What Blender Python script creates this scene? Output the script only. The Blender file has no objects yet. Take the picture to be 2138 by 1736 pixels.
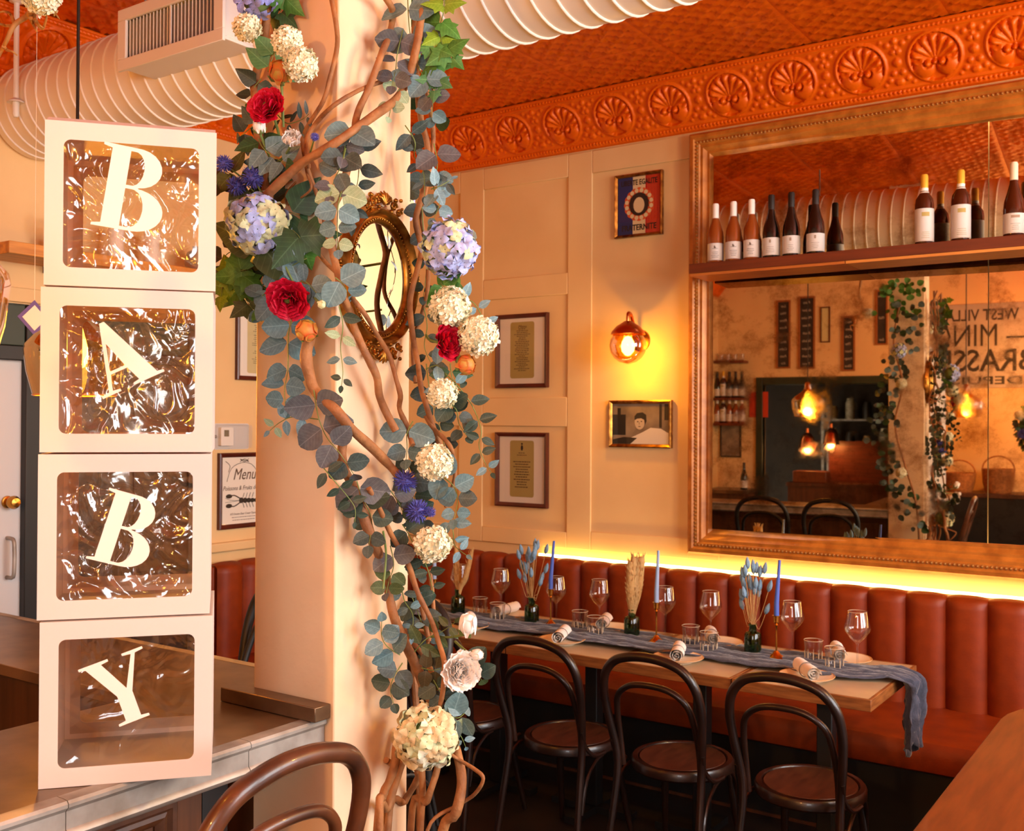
import bpy, math, random
from mathutils import Vector, Matrix, noise
from math import sin, cos, pi, radians, sqrt, atan2

S = bpy.context.scene
COL = S.collection
rnd = random.Random(11)
V = Vector

# ------------------------------------------------------------------ camera
FL, YAW, PITCH, ROLL = 2167.5, 0.604729, 0.00688, 0.0055318
EYE = V((0, 0, 1.7))
FWD = V((-sin(YAW) * cos(PITCH), cos(YAW) * cos(PITCH), sin(PITCH)))
_r0 = V((cos(YAW), sin(YAW), 0))
_u0 = _r0.cross(FWD)
RGT = (_r0 * cos(ROLL) + _u0 * sin(ROLL)).normalized()
UPV = RGT.cross(FWD).normalized()
cam_d = bpy.data.cameras.new('camera')
cam_d.sensor_fit = 'HORIZONTAL'
cam_d.sensor_width = 36
cam_d.lens = 36 * FL / 2138
cam_d.clip_start = 0.05
cam_d.dof.use_dof = True
cam_d.dof.focus_distance = 2.35
cam_d.dof.aperture_fstop = 9.0
cam = bpy.data.objects.new('camera', cam_d)
COL.objects.link(cam)
cam.matrix_world = Matrix(((RGT.x, UPV.x, -FWD.x, EYE.x), (RGT.y, UPV.y, -FWD.y, EYE.y),
                           (RGT.z, UPV.z, -FWD.z, EYE.z), (0, 0, 0, 1)))
S.camera = cam
S.view_settings.view_transform = 'Standard'
S.view_settings.look = 'None'
S.view_settings.gamma = 1
S.view_settings.use_curve_mapping = False
S.view_settings.exposure = -0.42
S.cycles.max_bounces = 8
S.cycles.diffuse_bounces = 4
S.cycles.glossy_bounces = 5
S.cycles.transmission_bounces = 6
S.cycles.transparent_max_bounces = 24
S.cycles.caustics_reflective = False
S.cycles.caustics_refractive = False
S.cycles.sample_clamp_indirect = 6
S.cycles.use_denoising = True

# ------------------------------------------------------------------ sky and daylight
W = bpy.data.worlds.new('daylight')
S.world = W
W.use_nodes = True
bgn = W.node_tree.nodes['Background']
bgn.inputs[0].default_value = (0.94, 0.97, 1.0, 1)
bgn.inputs[1].default_value = 21.0
# window openings in the street wall (x = 2.6): (y0, y1)
WIN = [(0.8, 2.5), (2.8, 4.5)]
WZ0, WZ1 = 1.25, 3.3
for a, b in WIN:
    L = bpy.data.lights.new('window_daylight', 'AREA')
    L.shape = 'RECTANGLE'
    L.size, L.size_y = WZ1 - WZ0, b - a
    L.cycles.is_portal = True
    lo = bpy.data.objects.new('window_daylight', L)
    COL.objects.link(lo)
    lo.location = (2.66, (a + b) / 2, (WZ0 + WZ1) / 2)
    lo.rotation_euler = (0, pi / 2, 0)

L = bpy.data.lights.new('window_daylight', 'AREA')             # small high window behind the lens
L.shape = 'RECTANGLE'; L.size, L.size_y = 1.1, 1.3; L.cycles.is_portal = True
lo = bpy.data.objects.new('window_daylight', L); COL.objects.link(lo)
lo.location = (1.0, -2.26, 2.15); lo.rotation_euler = (pi / 2, 0, 0)

def lamp(name, loc, power, col=(1, .62, .28), r=.03):
    L = bpy.data.lights.new(name, 'POINT')
    L.energy = power
    L.color = col
    L.shadow_soft_size = r
    o = bpy.data.objects.new(name, L)
    COL.objects.link(o)
    o.location = loc
    return o

# ------------------------------------------------------------------ mesh helpers
class MB:
    def __init__(s):
        s.v = []; s.f = []
    def add(s, vs, fs):
        n = len(s.v); s.v += [tuple(p) for p in vs]; s.f += [tuple(i + n for i in f) for f in fs]
        return s
    def box(s, x0, x1, y0, y1, z0, z1):
        return s.add([(x0, y0, z0), (x1, y0, z0), (x1, y1, z0), (x0, y1, z0), (x0, y0, z1), (x1, y0, z1), (x1, y1, z1), (x0, y1, z1)],
                     [(3, 2, 1, 0), (4, 5, 6, 7), (0, 1, 5, 4), (1, 2, 6, 5), (2, 3, 7, 6), (3, 0, 4, 7)])
    def tube(s, pts, rad, n=8, caps=True, closed=False):
        pts = [V(p) for p in pts]
        m = len(pts)
        if not hasattr(rad, '__len__'): rad = [rad] * m
        vs = []; N = None
        for i in range(m):
            if closed: t = pts[(i + 1) % m] - pts[i - 1]
            else: t = pts[min(i + 1, m - 1)] - pts[max(i - 1, 0)]
            if t.length < 1e-9: t = V((0, 0, 1))
            t.normalize()
            if N is None:
                a = V((0, 0, 1)) if abs(t.z) < .9 else V((1, 0, 0))
                N = (a - t * a.dot(t)).normalized()
            else:
                N = N - t * N.dot(t)
                if N.length < 1e-6: N = t.orthogonal()
                N.normalize()
            B = t.cross(N)
            for k in range(n):
                an = 2 * pi * k / n
                vs.append(pts[i] + (N * cos(an) + B * sin(an)) * rad[i])
        fs = []
        for i in range(m if closed else m - 1):
            j = (i + 1) % m
            for k in range(n):
                fs.append((i * n + k, i * n + (k + 1) % n, j * n + (k + 1) % n, j * n + k))
        if caps and not closed:
            fs.append(tuple(reversed(range(n)))); fs.append(tuple((m - 1) * n + k for k in range(n)))
        return s.add(vs, fs)
    def lathe(s, prof, n=24, o=(0, 0, 0), closed=False):
        vs = []; m = len(prof)
        for r, z in prof:
            for k in range(n):
                a = 2 * pi * k / n
                vs.append((o[0] + r * cos(a), o[1] + r * sin(a), o[2] + z))
        fs = []
        for i in range(m if closed else m - 1):
            j = (i + 1) % m
            for k in range(n):
                fs.append((i * n + k, i * n + (k + 1) % n, j * n + (k + 1) % n, j * n + k))
        if not closed:
            if prof[0][0] > 1e-4: fs.append(tuple(reversed(range(n))))
            if prof[-1][0] > 1e-4: fs.append(tuple((m - 1) * n + k for k in range(n)))
        return s.add(vs, fs)
    def prism(s, poly, z0, z1):
        n = len(poly)
        vs = [(x, y, z0) for x, y in poly] + [(x, y, z1) for x, y in poly]
        fs = [tuple(reversed(range(n))), tuple(range(n, 2 * n))] + [(i, (i + 1) % n, n + (i + 1) % n, n + i) for i in range(n)]
        return s.add(vs, fs)
    def grid(s, fn, nu, nv):
        vs = [fn(i / nu, j / nv) for j in range(nv + 1) for i in range(nu + 1)]
        fs = [(j * (nu + 1) + i, j * (nu + 1) + i + 1, (j + 1) * (nu + 1) + i + 1, (j + 1) * (nu + 1) + i) for j in range(nv) for i in range(nu)]
        return s.add(vs, fs)
    def ball(s, c, r, nu=10, nv=7, sc=(1, 1, 1)):
        vs = []; fs = []
        for j in range(nv + 1):
            t = pi * j / nv
            for i in range(nu):
                a = 2 * pi * i / nu
                vs.append((c[0] + r * sc[0] * sin(t) * cos(a), c[1] + r * sc[1] * sin(t) * sin(a), c[2] + r * sc[2] * cos(t)))
        for j in range(nv):
            for i in range(nu):
                q = (j * nu + i, (j + 1) * nu + i, (j + 1) * nu + (i + 1) % nu, j * nu + (i + 1) % nu)
                fs.append(q)
        return s.add(vs, fs)
    def xf(s, M, start=0):
        s.v = s.v[:start] + [tuple(M @ V(p)) for p in s.v[start:]]
        return s
    def mesh(s, name, m, ang=38):
        me = bpy.data.meshes.new(name)
        me.from_pydata(s.v, [], s.f)
        me.materials.append(m)
        me.polygons.foreach_set('use_smooth', [True] * len(me.polygons))
        me.update()
        me.set_sharp_from_angle(angle=radians(ang))
        return me
    def build(s, name, m, parent=None, bevel=0, ang=38):
        return link(name, s.mesh(name, m, ang), parent, bevel)

KIDS = {}
def link(name, me, parent=None, bevel=0):
    o = bpy.data.objects.new(name, me)
    COL.objects.link(o)
    if parent is not None:
        o.parent = parent
        KIDS.setdefault(parent.name, []).append(o)
    if bevel:
        b = o.modifiers.new('bevel', 'BEVEL')
        b.width = bevel; b.segments = 2; b.limit_method = 'ANGLE'; b.angle_limit = radians(40)
        b.harden_normals = False
    return o
def tag(o, label=None, cat=None, group=None, kind=None):
    if label: o['label'] = label
    if cat: o['category'] = cat
    if group: o['group'] = group
    if kind: o['kind'] = kind
    return o
def thing(name, label, cat, loc=(0, 0, 0), group=None, rotz=0, M=None):
    o = bpy.data.objects.new(name, None)
    o.empty_display_size = .05
    COL.objects.link(o)
    o.location = loc
    if M is not None: o.rotation_euler = M.to_euler()
    else: o.rotation_euler = (0, 0, rotz)
    return tag(o, label, cat, group)
def struct(name, mb, m, parent=None, bevel=0, ang=38):
    o = mb.build(name, m, parent, bevel, ang)
    if parent is None: o['kind'] = 'structure'
    return o
def dup(o, loc=None, rotz=None, label=None, parent=None):
    c = o.copy()
    COL.objects.link(c)
    if parent is not None:
        c.parent = parent
        KIDS.setdefault(parent.name, []).append(c)
    if loc is not None: c.location = loc
    if rotz is not None: c.rotation_euler = (0, 0, rotz)
    if label: c['label'] = label
    for ch in KIDS.get(o.name, []): dup(ch, parent=c)
    return c
FACE = {'wall': Matrix(((1, 0, 0), (0, 0, -1), (0, 1, 0))),      # faces -y
        'left': Matrix(((0, 0, 1), (1, 0, 0), (0, 1, 0))),       # faces +x
        'bar': Matrix(((-1, 0, 0), (0, 0, 1), (0, 1, 0)))}       # faces +y
def at(px, py, d):                                              # world point seen at (px, py), d metres in front of the lens
    return EYE + (FWD + RGT * ((px - 1069) / FL) - UPV * ((py - 868) / FL)) * d
def smooth_pts(P, k=4):
    P = [V(p) for p in P]; out = []
    for i in range(len(P) - 1):
        a, b, c, d = P[max(i - 1, 0)], P[i], P[i + 1], P[min(i + 2, len(P) - 1)]
        for t in range(k):
            t = t / k
            out.append(.5 * ((2 * b) + (c - a) * t + (2 * a - 5 * b + 4 * c - d) * t * t + (3 * b - a - 3 * c + d) * t ** 3))
    out.append(P[-1])
    return out

# ------------------------------------------------------------------ materials
def lin(c):
    return tuple(((x / 255) / 12.92 if x / 255 <= .04045 else ((x / 255 + .055) / 1.055) ** 2.4) for x in c) + (1,)
def mat(name, col, rough=.5, metal=0, spec=.5, col2=None, ns=8, bump=0, bs=40, stretch=None, sss=0, coat=0, sheen=0, emit=None, est=0, detail=4, lo=.35, hi=.65):
    m = bpy.data.materials.new(name)
    m.use_nodes = True
    nt = m.node_tree; N = nt.nodes; K = nt.links
    p = N['Principled BSDF']
    p.inputs['Base Color'].default_value = lin(col)
    p.inputs['Roughness'].default_value = rough
    p.inputs['Metallic'].default_value = metal
    p.inputs['Specular IOR Level'].default_value = spec
    p.inputs['Coat Weight'].default_value = coat
    p.inputs['Sheen Weight'].default_value = sheen
    if sss:
        p.inputs['Subsurface Weight'].default_value = sss
        p.inputs['Subsurface Radius'].default_value = (.01, .008, .006)
        p.inputs['Subsurface Scale'].default_value = .3
    if emit:
        p.inputs['Emission Color'].default_value = lin(emit); p.inputs['Emission Strength'].default_value = est
    tc = None
    def coord():
        c = N.new('ShaderNodeTexCoord')
        if stretch:
            mp = N.new('ShaderNodeMapping'); mp.inputs['Scale'].default_value = stretch
            K.new(c.outputs['Object'], mp.inputs[0]); return mp.outputs[0]
        return c.outputs['Object']
    if col2:
        tc = coord()
        t = N.new('ShaderNodeTexNoise'); t.inputs['Scale'].default_value = ns; t.inputs['Detail'].default_value = detail
        K.new(tc, t.inputs['Vector'])
        r = N.new('ShaderNodeValToRGB')
        r.color_ramp.elements[0].color = lin(col); r.color_ramp.elements[0].position = lo
        r.color_ramp.elements[1].color = lin(col2); r.color_ramp.elements[1].position = hi
        K.new(t.outputs[0], r.inputs[0]); K.new(r.outputs[0], p.inputs['Base Color'])
    if bump:
        tc = tc or coord()
        t = N.new('ShaderNodeTexNoise'); t.inputs['Scale'].default_value = bs; t.inputs['Detail'].default_value = 3
        K.new(tc, t.inputs['Vector'])
        b = N.new('ShaderNodeBump'); b.inputs['Strength'].default_value = bump; b.inputs['Distance'].default_value = .01
        K.new(t.outputs[0], b.inputs['Height']); K.new(b.outputs[0], p.inputs['Normal'])
    return m
def glassy(name, tint=(255, 255, 255), refl=.12, rough=.02, edge=.75, bump=0, bs=20, tint_amt=1.0):
    """thin glass: what lies behind shows through, with a Fresnel-weighted mirror coat"""
    m = bpy.data.materials.new(name); m.use_nodes = True
    nt = m.node_tree; N = nt.nodes; K = nt.links
    N.remove(N['Principled BSDF'])
    out = N['Material Output']
    tr = N.new('ShaderNodeBsdfTransparent'); tr.inputs[0].default_value = lin(tint)
    gl = N.new('ShaderNodeBsdfGlossy'); gl.inputs['Roughness'].default_value = rough
    lw = N.new('ShaderNodeLayerWeight'); lw.inputs['Blend'].default_value = .35
    ma = N.new('ShaderNodeMath'); ma.operation = 'MULTIPLY_ADD'; ma.inputs[1].default_value = edge; ma.inputs[2].default_value = refl
    ma.use_clamp = True
    mx = N.new('ShaderNodeMixShader')
    K.new(lw.outputs['Fresnel'], ma.inputs[0]); K.new(ma.outputs[0], mx.inputs[0])
    K.new(tr.outputs[0], mx.inputs[1]); K.new(gl.outputs[0], mx.inputs[2]); K.new(mx.outputs[0], out.inputs[0])
    if bump:
        c = N.new('ShaderNodeTexCoord')
        t = N.new('ShaderNodeTexNoise'); t.inputs['Scale'].default_value = bs; t.inputs['Detail'].default_value = 2
        t.inputs['Distortion'].default_value = 1.2
        K.new(c.outputs['Object'], t.inputs[0])
        b = N.new('ShaderNodeBump'); b.inputs['Strength'].default_value = bump; b.inputs['Distance'].default_value = .02
        K.new(t.outputs[0], b.inputs['Height']); K.new(b.outputs[0], gl.inputs['Normal']); K.new(b.outputs[0], lw.inputs['Normal'])
    return m
def emitter(name, col, st):
    m = bpy.data.materials.new(name); m.use_nodes = True
    nt = m.node_tree; N = nt.nodes; N.remove(N['Principled BSDF'])
    e = N.new('ShaderNodeEmission'); e.inputs[0].default_value = lin(col); e.inputs[1].default_value = st
    nt.links.new(e.outputs[0], N['Material Output'].inputs[0])
    return m

M_ = {}
M_['wall'] = mat('cream_wall_paint', (228, 192, 136), .55, col2=(222, 184, 128), ns=3, bump=.05, bs=60)
M_['pillar'] = mat('pillar_plaster', (240, 208, 170), .6, col2=(233, 200, 160), ns=5, bump=.12, bs=30)
M_['ceil'] = mat('copper_ceiling_paint', (230, 104, 4), .42, metal=.1, spec=.3, col2=(216, 90, 2), ns=6)
M_['floor'] = mat('dark_floor', (44, 30, 24), .45, col2=(30, 22, 19), ns=4)
M_['leather'] = mat('tan_leather', (136, 50, 5), .48, spec=.3, col2=(118, 41, 5), ns=9, bump=.06, bs=120)
M_['black'] = mat('black_paint', (22, 20, 19), .5)
M_['chair'] = mat('dark_bentwood', (44, 24, 16), .33, col2=(26, 15, 11), ns=14, stretch=(1, 1, .3), coat=.2)
M_['chair_seat'] = mat('worn_seat_wood', (88, 50, 32), .4, col2=(66, 37, 25), ns=10, stretch=(4, 1, 1))
M_['stoolwood'] = mat('brown_bentwood', (104, 58, 32), .35, col2=(60, 34, 22), ns=10, coat=.2)
M_['goldframe'] = mat('gilt_brown_frame', (196, 122, 44), .38, metal=.12, col2=(160, 94, 30), ns=16)
M_['brass'] = mat('brass', (200, 140, 60), .25, metal=1)
M_['copper'] = mat('copper', (200, 110, 60), .25, metal=1)
M_['gilt'] = mat('gilt', (196, 140, 58), .3, metal=.9, col2=(120, 74, 26), ns=30)
M_['shelf'] = mat('shelf_wood', (108, 42, 14), .45, col2=(88, 32, 10), ns=6, stretch=(.5, 6, 6))
M_['shelf_light'] = mat('honey_wood', (232, 160, 70), .45, col2=(188, 120, 50), ns=6, stretch=(6, .5, 6))
M_['tabletop'] = mat('beige_laminate', (188, 166, 134), .3, col2=(178, 154, 122), ns=12)
M_['tableedge'] = mat('table_edge_wood', (150, 92, 44), .4, col2=(120, 68, 30), ns=12, stretch=(1, 1, 8))
M_['oak'] = mat('orange_oak', (116, 56, 17), .42, col2=(96, 44, 12), ns=5, stretch=(9, 1, 1), coat=.15)
M_['zinc'] = mat('zinc', (134, 108, 82), .32, metal=.7, col2=(98, 76, 56), ns=7, bump=.03, bs=30)
M_['zincedge'] = mat('zinc_edge', (176, 170, 162), .48, metal=.45, col2=(138, 130, 120), ns=12)
M_['barwood'] = mat('bar_panel_wood', (96, 54, 28), .45, col2=(74, 40, 20), ns=6, stretch=(6, 6, .6))
M_['darkwood'] = mat('dark_frame_wood', (86, 32, 20), .35, col2=(66, 24, 15), ns=9)
M_['paper'] = mat('white_mat_board', (240, 232, 220), .8)
M_['kraft'] = mat('olive_kraft_paper', (178, 158, 92), .8)
M_['ink'] = mat('black_ink', (40, 32, 24), .8)
M_['brownink'] = mat('brown_ink', (92, 66, 44), .8)
M_['duct'] = mat('white_duct_paint', (244, 236, 226), .4)
M_['white'] = mat('white_paint', (236, 230, 222), .45)
M_['card'] = mat('white_card', (240, 236, 232), .6)
def see_through(m, f, tint):
    nt = m.node_tree; N = nt.nodes; p = N['Principled BSDF']; o = N['Material Output']
    t = N.new('ShaderNodeBsdfTranslucent'); t.inputs[0].default_value = lin(tint); x = N.new('ShaderNodeMixShader'); x.inputs[0].default_value = f
    nt.links.new(p.outputs[0], x.inputs[1]); nt.links.new(t.outputs[0], x.inputs[2]); nt.links.new(x.outputs[0], o.inputs[0])
see_through(M_['card'], .28, (255, 214, 150))
M_['letter'] = mat('letter_card', (250, 236, 224), .55)
M_['green_door'] = mat('dark_green_paint', (34, 46, 30), .45)
M_['doorwhite'] = mat('grey_white_door', (206, 206, 208), .5)
M_['napkin'] = mat('napkin_linen', (248, 240, 230), .9, bump=.1, bs=200)
M_['plate'] = mat('stoneware', (236, 214, 182), .35)
M_['runner'] = mat('blue_grey_gauze', (66, 70, 88), .9, col2=(52, 56, 72), ns=40, bump=.25, bs=160, sheen=.3)
M_['candle_blue'] = mat('blue_wax', (70, 100, 190), .45, sss=.2)
M_['candle_pale'] = mat('pale_blue_wax', (150, 176, 214), .45, sss=.2)
M_['bunny'] = mat('blue_grass_head', (110, 146, 176), .9, col2=(130, 165, 190), ns=60, bump=.4, bs=200)
M_['straw'] = mat('straw', (206, 168, 110), .9, col2=(190, 150, 92), ns=60, bump=.3, bs=120)
M_['vine'] = mat('willow_bark', (174, 116, 66), .7, col2=(124, 78, 44), ns=16, bump=.5, bs=50, detail=6)
M_['stem'] = mat('green_stem', (110, 130, 66), .6)
M_['glass'] = glassy('clear_glass', (254, 253, 252), .03, .01, .38)
M_['film'] = glassy('clear_film', (255, 252, 248), .09, .1, .55, bump=.45, bs=11)
M_['film_flat'] = glassy('smooth_film', (255, 252, 248), .06, .08, .5, bump=.12, bs=8)
M_['amber'] = glassy('amber_glass', (255, 216, 118), .06, .02, .55)
M_['greenglass'] = glassy('green_glass', (150, 182, 140), .05, .03, .35)
M_['bulb'] = emitter('bulb_glow', (255, 214, 130), 30)
M_['led'] = emitter('led_glow', (255, 196, 104), 36)

# warm fill lamps added outside the view (their glass is built with the pendants)
FILL_LAMPS = ((-.85, -1.3, 2.35, 165, .45), (.7, .2, 2.45, 15, .55), (.8, 3.1, 2.5, 110, .56))
for _l in FILL_LAMPS: lamp('room_lamp_light', _l[:3], _l[3], (1, _l[4], .12), .06)

# ================================================================== ROOM
def hit(px, py, ax, val):
    d = FWD + RGT * ((px - 1069) / FL) - UPV * ((py - 868) / FL)
    return EYE + d * ((val - EYE[ax]) / d[ax])
WY, LX, BY, RX, CZ = 4.95, -4.45, -2.2, 2.6, 3.47
struct('floor', MB().box(LX - .1, RX + .1, BY - 3, WY + .1, -.1, 0), M_['floor'])

# --- long panelled wall
wall = struct('wall_back', MB().box(LX - .1, -2.2, WY, WY + .1, 0, CZ + .05).box(.36, RX + .1, WY, WY + .1, 0, CZ + .05).box(-2.2, .36, WY, WY + .1, 0, 1.12).box(-2.2, .36, WY, WY + .1, 3.1, CZ + .05).box(-2.2, .36, WY + .2, WY + .22, 1.0, 3.2), M_['wall'])
def proud(name, x0, x1, z0, z1):
    MB().box(x0, x1, WY - .013, WY - .0005, z0, z1).build(name, M_['wall'], wall, bevel=.004)
for x0, x1 in ((-4.45, -4.36), (-3.8, -3.625), (-3.04, -2.885), (-2.3, -2.13)):
    proud('stile', x0, x1, 1.0, 3.2)
for z0, z1 in ((1.0, 1.09), (1.68, 1.845), (2.42, 2.54), (3.075, 3.2)):
    proud('rail', -3.624, -3.041, z0, z1)
    proud('rail', -4.359, -3.801, z0, z1)
for z0, z1 in ((1.0, 1.105), (3.075, 3.2)):
    proud('rail', -2.884, -2.301, z0, z1)

# --- left wall with the door
lw = struct('wall_left', MB().box(LX - .1, LX, BY, 1.66, 0, CZ + .05).box(LX - .1, LX, 2.72, WY, 0, CZ + .05).box(LX - .1, LX, 1.66, 2.72, 2.22, CZ + .05), M_['wall'])
MB().box(LX, LX + .02, 1.5, 3.53, 2.225, 2.29).build('fascia', M_['wall'], lw, bevel=.004)
MB().box(LX, LX + .035, 3.56, WY, 1.0, 1.05).build('dado_rail', M_['wall'], lw, bevel=.008)
dr = struct('door_1', MB().box(LX - .06, LX - .02, 1.75, 2.585, 0, 1.965), M_['doorwhite'])
for z0, z1 in ((.2, .85), (1.0, 1.82)):
    for y0, y1 in ((1.84, 2.1), (2.2, 2.46)):
        MB().box(LX - .02, LX - .012, y0, y1, z0, z1).build('panel', M_['doorwhite'], dr, bevel=.006)
kb = MB().lathe([(0, .075), (.02, .072), (.03, .055), (.028, .04), (.012, .03), (.012, .012), (.026, .008), (.028, 0)], 20)
kb.xf(Matrix.Translation((LX - .02, 2.525, 1.335)) @ Matrix.Rotation(pi / 2, 4, 'Y')).build('knob', M_['brass'], dr)
pp = smooth_pts([(LX - .02, 2.525, 1.0), (LX + .03, 2.525, 1.005), (LX + .04, 2.525, 1.05), (LX + .04, 2.525, 1.13), (LX + .03, 2.525, 1.17), (LX - .02, 2.525, 1.175)], 4)
MB().tube(pp, .009, 8).build('handle', M_['zincedge'], dr)
df = struct('trim_1', MB().box(LX - .1, LX + .02, 2.585, 2.7, 0, 2.215).box(LX - .1, LX + .02, 1.66, 1.75, 0, 2.215).box(LX - .1, LX + .03, 1.75, 2.585, 1.965, 2.03), M_['black'], bevel=.004)
MB().box(LX - .08, LX + .01, 1.7502, 2.5848, 2.0305, 2.215).build('transom_panel', M_['green_door'], df, bevel=.004)

DKB = mat('dark_walnut', (48, 30, 20), .4, col2=(36, 22, 14), ns=6, stretch=(1, 6, .6))
d2 = struct('door_2', MB().box(LX + .0005, LX + .02, 2.75, 3.46, 0, 1.98), DKB)
for z0, z1 in ((.2, .8), (.95, 1.85)):
    for y0, y1 in ((2.82, 3.07), (3.14, 3.39)):
        MB().box(LX + .0205, LX + .028, y0, y1, z0, z1).build('panel', DKB, d2, bevel=.006)
t5 = struct('trim_5', MB().box(LX + .0005, LX + .035, 2.7005, 2.75, 0, 2.215).box(LX + .0005, LX + .035, 3.46, 3.53, 0, 2.215).box(LX + .0005, LX + .035, 2.75, 3.46, 1.98, 2.03), M_['black'], bevel=.004)
MB().box(LX + .0005, LX + .02, 2.7502, 3.4598, 2.0305, 2.215).build('transom_panel', M_['green_door'], t5, bevel=.004)
# --- street wall with windows (outside the frame, lets the daylight in)
rw = MB()
ys = [BY] + [q for w in WIN for q in w] + [WY]
for i in range(0, len(ys), 2): rw.box(RX, RX + .1, ys[i], ys[i + 1], 0, CZ + .05)
for a, b in WIN: rw.box(RX, RX + .1, a, b, 0, WZ0).box(RX, RX + .1, a, b, WZ1, CZ + .05)
struct('wall_right', rw, M_['wall'])
for i, (a, b) in enumerate(WIN):
    fr = MB(); m = (a + b) / 2
    for y in (a, m - .025, b - .05): fr.box(RX + .02, RX + .07, y, y + .05, WZ0, WZ1)
    for z in (WZ0, 2.4, WZ1 - .05): fr.box(RX + .025, RX + .065, a, b, z, z + .05)
    struct('window_%d' % (i + 1), fr, M_['green_door'])

fr = MB()
for x in (.45, .975, 1.5): fr.box(x, x + .05, BY - .07, BY - .02, 1.5, 2.8)
for z in (1.5, 2.75): fr.box(.45, 1.55, BY - .065, BY - .025, z, z + .05)
struct('window_3', fr, M_['green_door'])
# --- wall behind the lens with the kitchen opening (seen in the mirror)
bw = struct('wall_front', MB().box(LX - .1, -3.9, BY - .1, BY, 0, CZ + .05).box(-2.45, .45, BY - .1, BY, 0, CZ + .05).box(1.55, RX + .1, BY - .1, BY, 0, CZ + .05).box(.45, 1.55, BY - .1, BY, 0, 1.5).box(.45, 1.55, BY - .1, BY, 2.8, CZ + .05).box(-3.9, -2.45, BY - .1, BY, 2.16, CZ + .05), M_['wall'])
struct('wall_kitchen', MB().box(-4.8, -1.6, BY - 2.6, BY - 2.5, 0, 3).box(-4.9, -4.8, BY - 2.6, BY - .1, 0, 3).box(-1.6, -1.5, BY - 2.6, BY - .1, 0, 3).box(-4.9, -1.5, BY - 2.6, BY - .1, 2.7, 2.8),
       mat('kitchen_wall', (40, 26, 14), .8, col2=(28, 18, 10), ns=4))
kt = struct('trim_2', MB().box(-3.98, -3.9, BY - .1, BY + .03, 0, 2.25).box(-3.9, -2.37, BY - .1, BY + .03, 2.16, 2.25).box(-2.45, -2.37, BY - .1, BY + .03, 0, 2.16), M_['green_door'], bevel=.006)

# --- pressed tin ceiling
ceil = struct('ceiling', MB().box(LX - .1, RX + .1, BY - .1, WY + .1, CZ + .012, CZ + .1), M_['ceil'])
T = .6
def tin(u, v):
    x, y = u * T, v * T
    p = .1
    a = abs(((x + y) / p) % 1 - .5) * 2; b = abs(((x - y) / p) % 1 - .5) * 2
    h = .009 * min(1, max(0, (max(a, b) - .72) * 5)) + .007 * max(0, 1 - 2.2 * sqrt((1 - a) ** 2 + (1 - b) ** 2) / .8) + .002 * sin(a * 9)
    e = min(u, v, 1 - u, 1 - v) * T
    if e < .018: h = .006 * sin(pi * e / .018) + .001
    return (x, y, -h)
tile = MB().grid(tin, 40, 40)
tile.f = [tuple(reversed(q)) for q in tile.f]
tme = tile.mesh('ceiling_panel', M_['ceil'], 60)
for i in range(12):
    for j in range(12):
        o = link('ceiling_panel', tme, ceil)
        o.location = (-4.6 + i * T, BY - .02 + j * T, CZ + .011)

# --- palmette cornice, one stamped panel at a time
PW, SL = .3244, .328
def corn(x, y):
    h = 0
    for yy, r in ((.027, .0085), (.305, .0075)):
        sx = ((x / .0203) % 1 - .5) * .0203
        d2 = sx * sx + (y - yy) ** 2
        if d2 < r * r: h = max(h, sqrt(r * r - d2))
    for yy, r, a in ((.044, .006, .006), (.012, .006, .006), (.289, .006, .006), (.32, .006, .008)):
        d = abs(y - yy)
        if d < r: h = max(h, a * sqrt(1 - (d / r) ** 2))
    cy = .166
    d = sqrt(x * x + (y - cy) ** 2)
    R = .112
    if abs(d - R) < .008: h = max(h, .011 * sqrt(1 - ((d - R) / .008) ** 2))
    if d < R - .006:
        h = -.006
        ox, oy = x, y - (cy - .024)
        r = sqrt(ox * ox + oy * oy); a = atan2(oy, ox)
        if r > .016 and -.15 < a < pi + .15:
            k = (a + .15) / (pi + .3) * 9
            s = abs(sin(pi * k))
            lim = .094 + .03 * sin(max(0, min(pi, a)))
            if r < lim:
                t = r / lim
                h = max(h, -.006 + (.005 + .028 * t * t) * s * sqrt(min(1, (1 - t) * 5)))
        for sx in (-1, 1):
            q = sqrt((x - sx * .05) ** 2 + (y - cy + .05) ** 2)
            if q < .047: h = max(h, .026 * sqrt(1 - (q / .047) ** 2) - .004)
            q = sqrt((x - sx * .03) ** 2 + (y - cy + .026) ** 2)
            if q < .014: h = max(h, .012 + .02 * sqrt(1 - (q / .014) ** 2))
            elif q < .021: h = min(h, .004)
        q = sqrt(ox * ox + oy * oy)
        if q < .012: h = max(h, .024 * sqrt(1 - (q / .012) ** 2))
    elif d > R + .008:
        ax = PW / 2 - abs(x)
        for px_, py_, r, t in ((.0, .166, .02, .012), (.012, .215, .014, .01), (.034, .25, .013, .009), (.0, .265, .014, .011), (.02, .118, .014, .01), (.04, .086, .013, .009), (.005, .075, .016, .01), (.062, .066, .01, .007), (.062, .268, .01, .007), (.0, .235, .01, .008)):
            q = sqrt((ax - px_) ** 2 + (y - py_) ** 2)
            if q < r: h = max(h, t * sqrt(1 - (q / r) ** 2))
    return h
cn = V((0, -.26, -.2)).normalized()
def cfn(u, v):
    x = (u - .5) * PW; h = corn(x, v * SL)
    p = V((x, -v * .2, v * .26)) + cn * h
    return tuple(p)
cme = MB().grid(cfn, 64, 64).mesh('cornice_panel', M_['ceil'], 70)
c1 = struct('trim_3', MB().prism([(.03, -.005), (.008, -.005), (-.18, .255), (.03, .255)], LX, RX).xf(Matrix(((0, 0, 1, 0), (1, 0, 0, WY), (0, 1, 0, 3.215), (0, 0, 0, 1)))), M_['ceil'])
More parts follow.
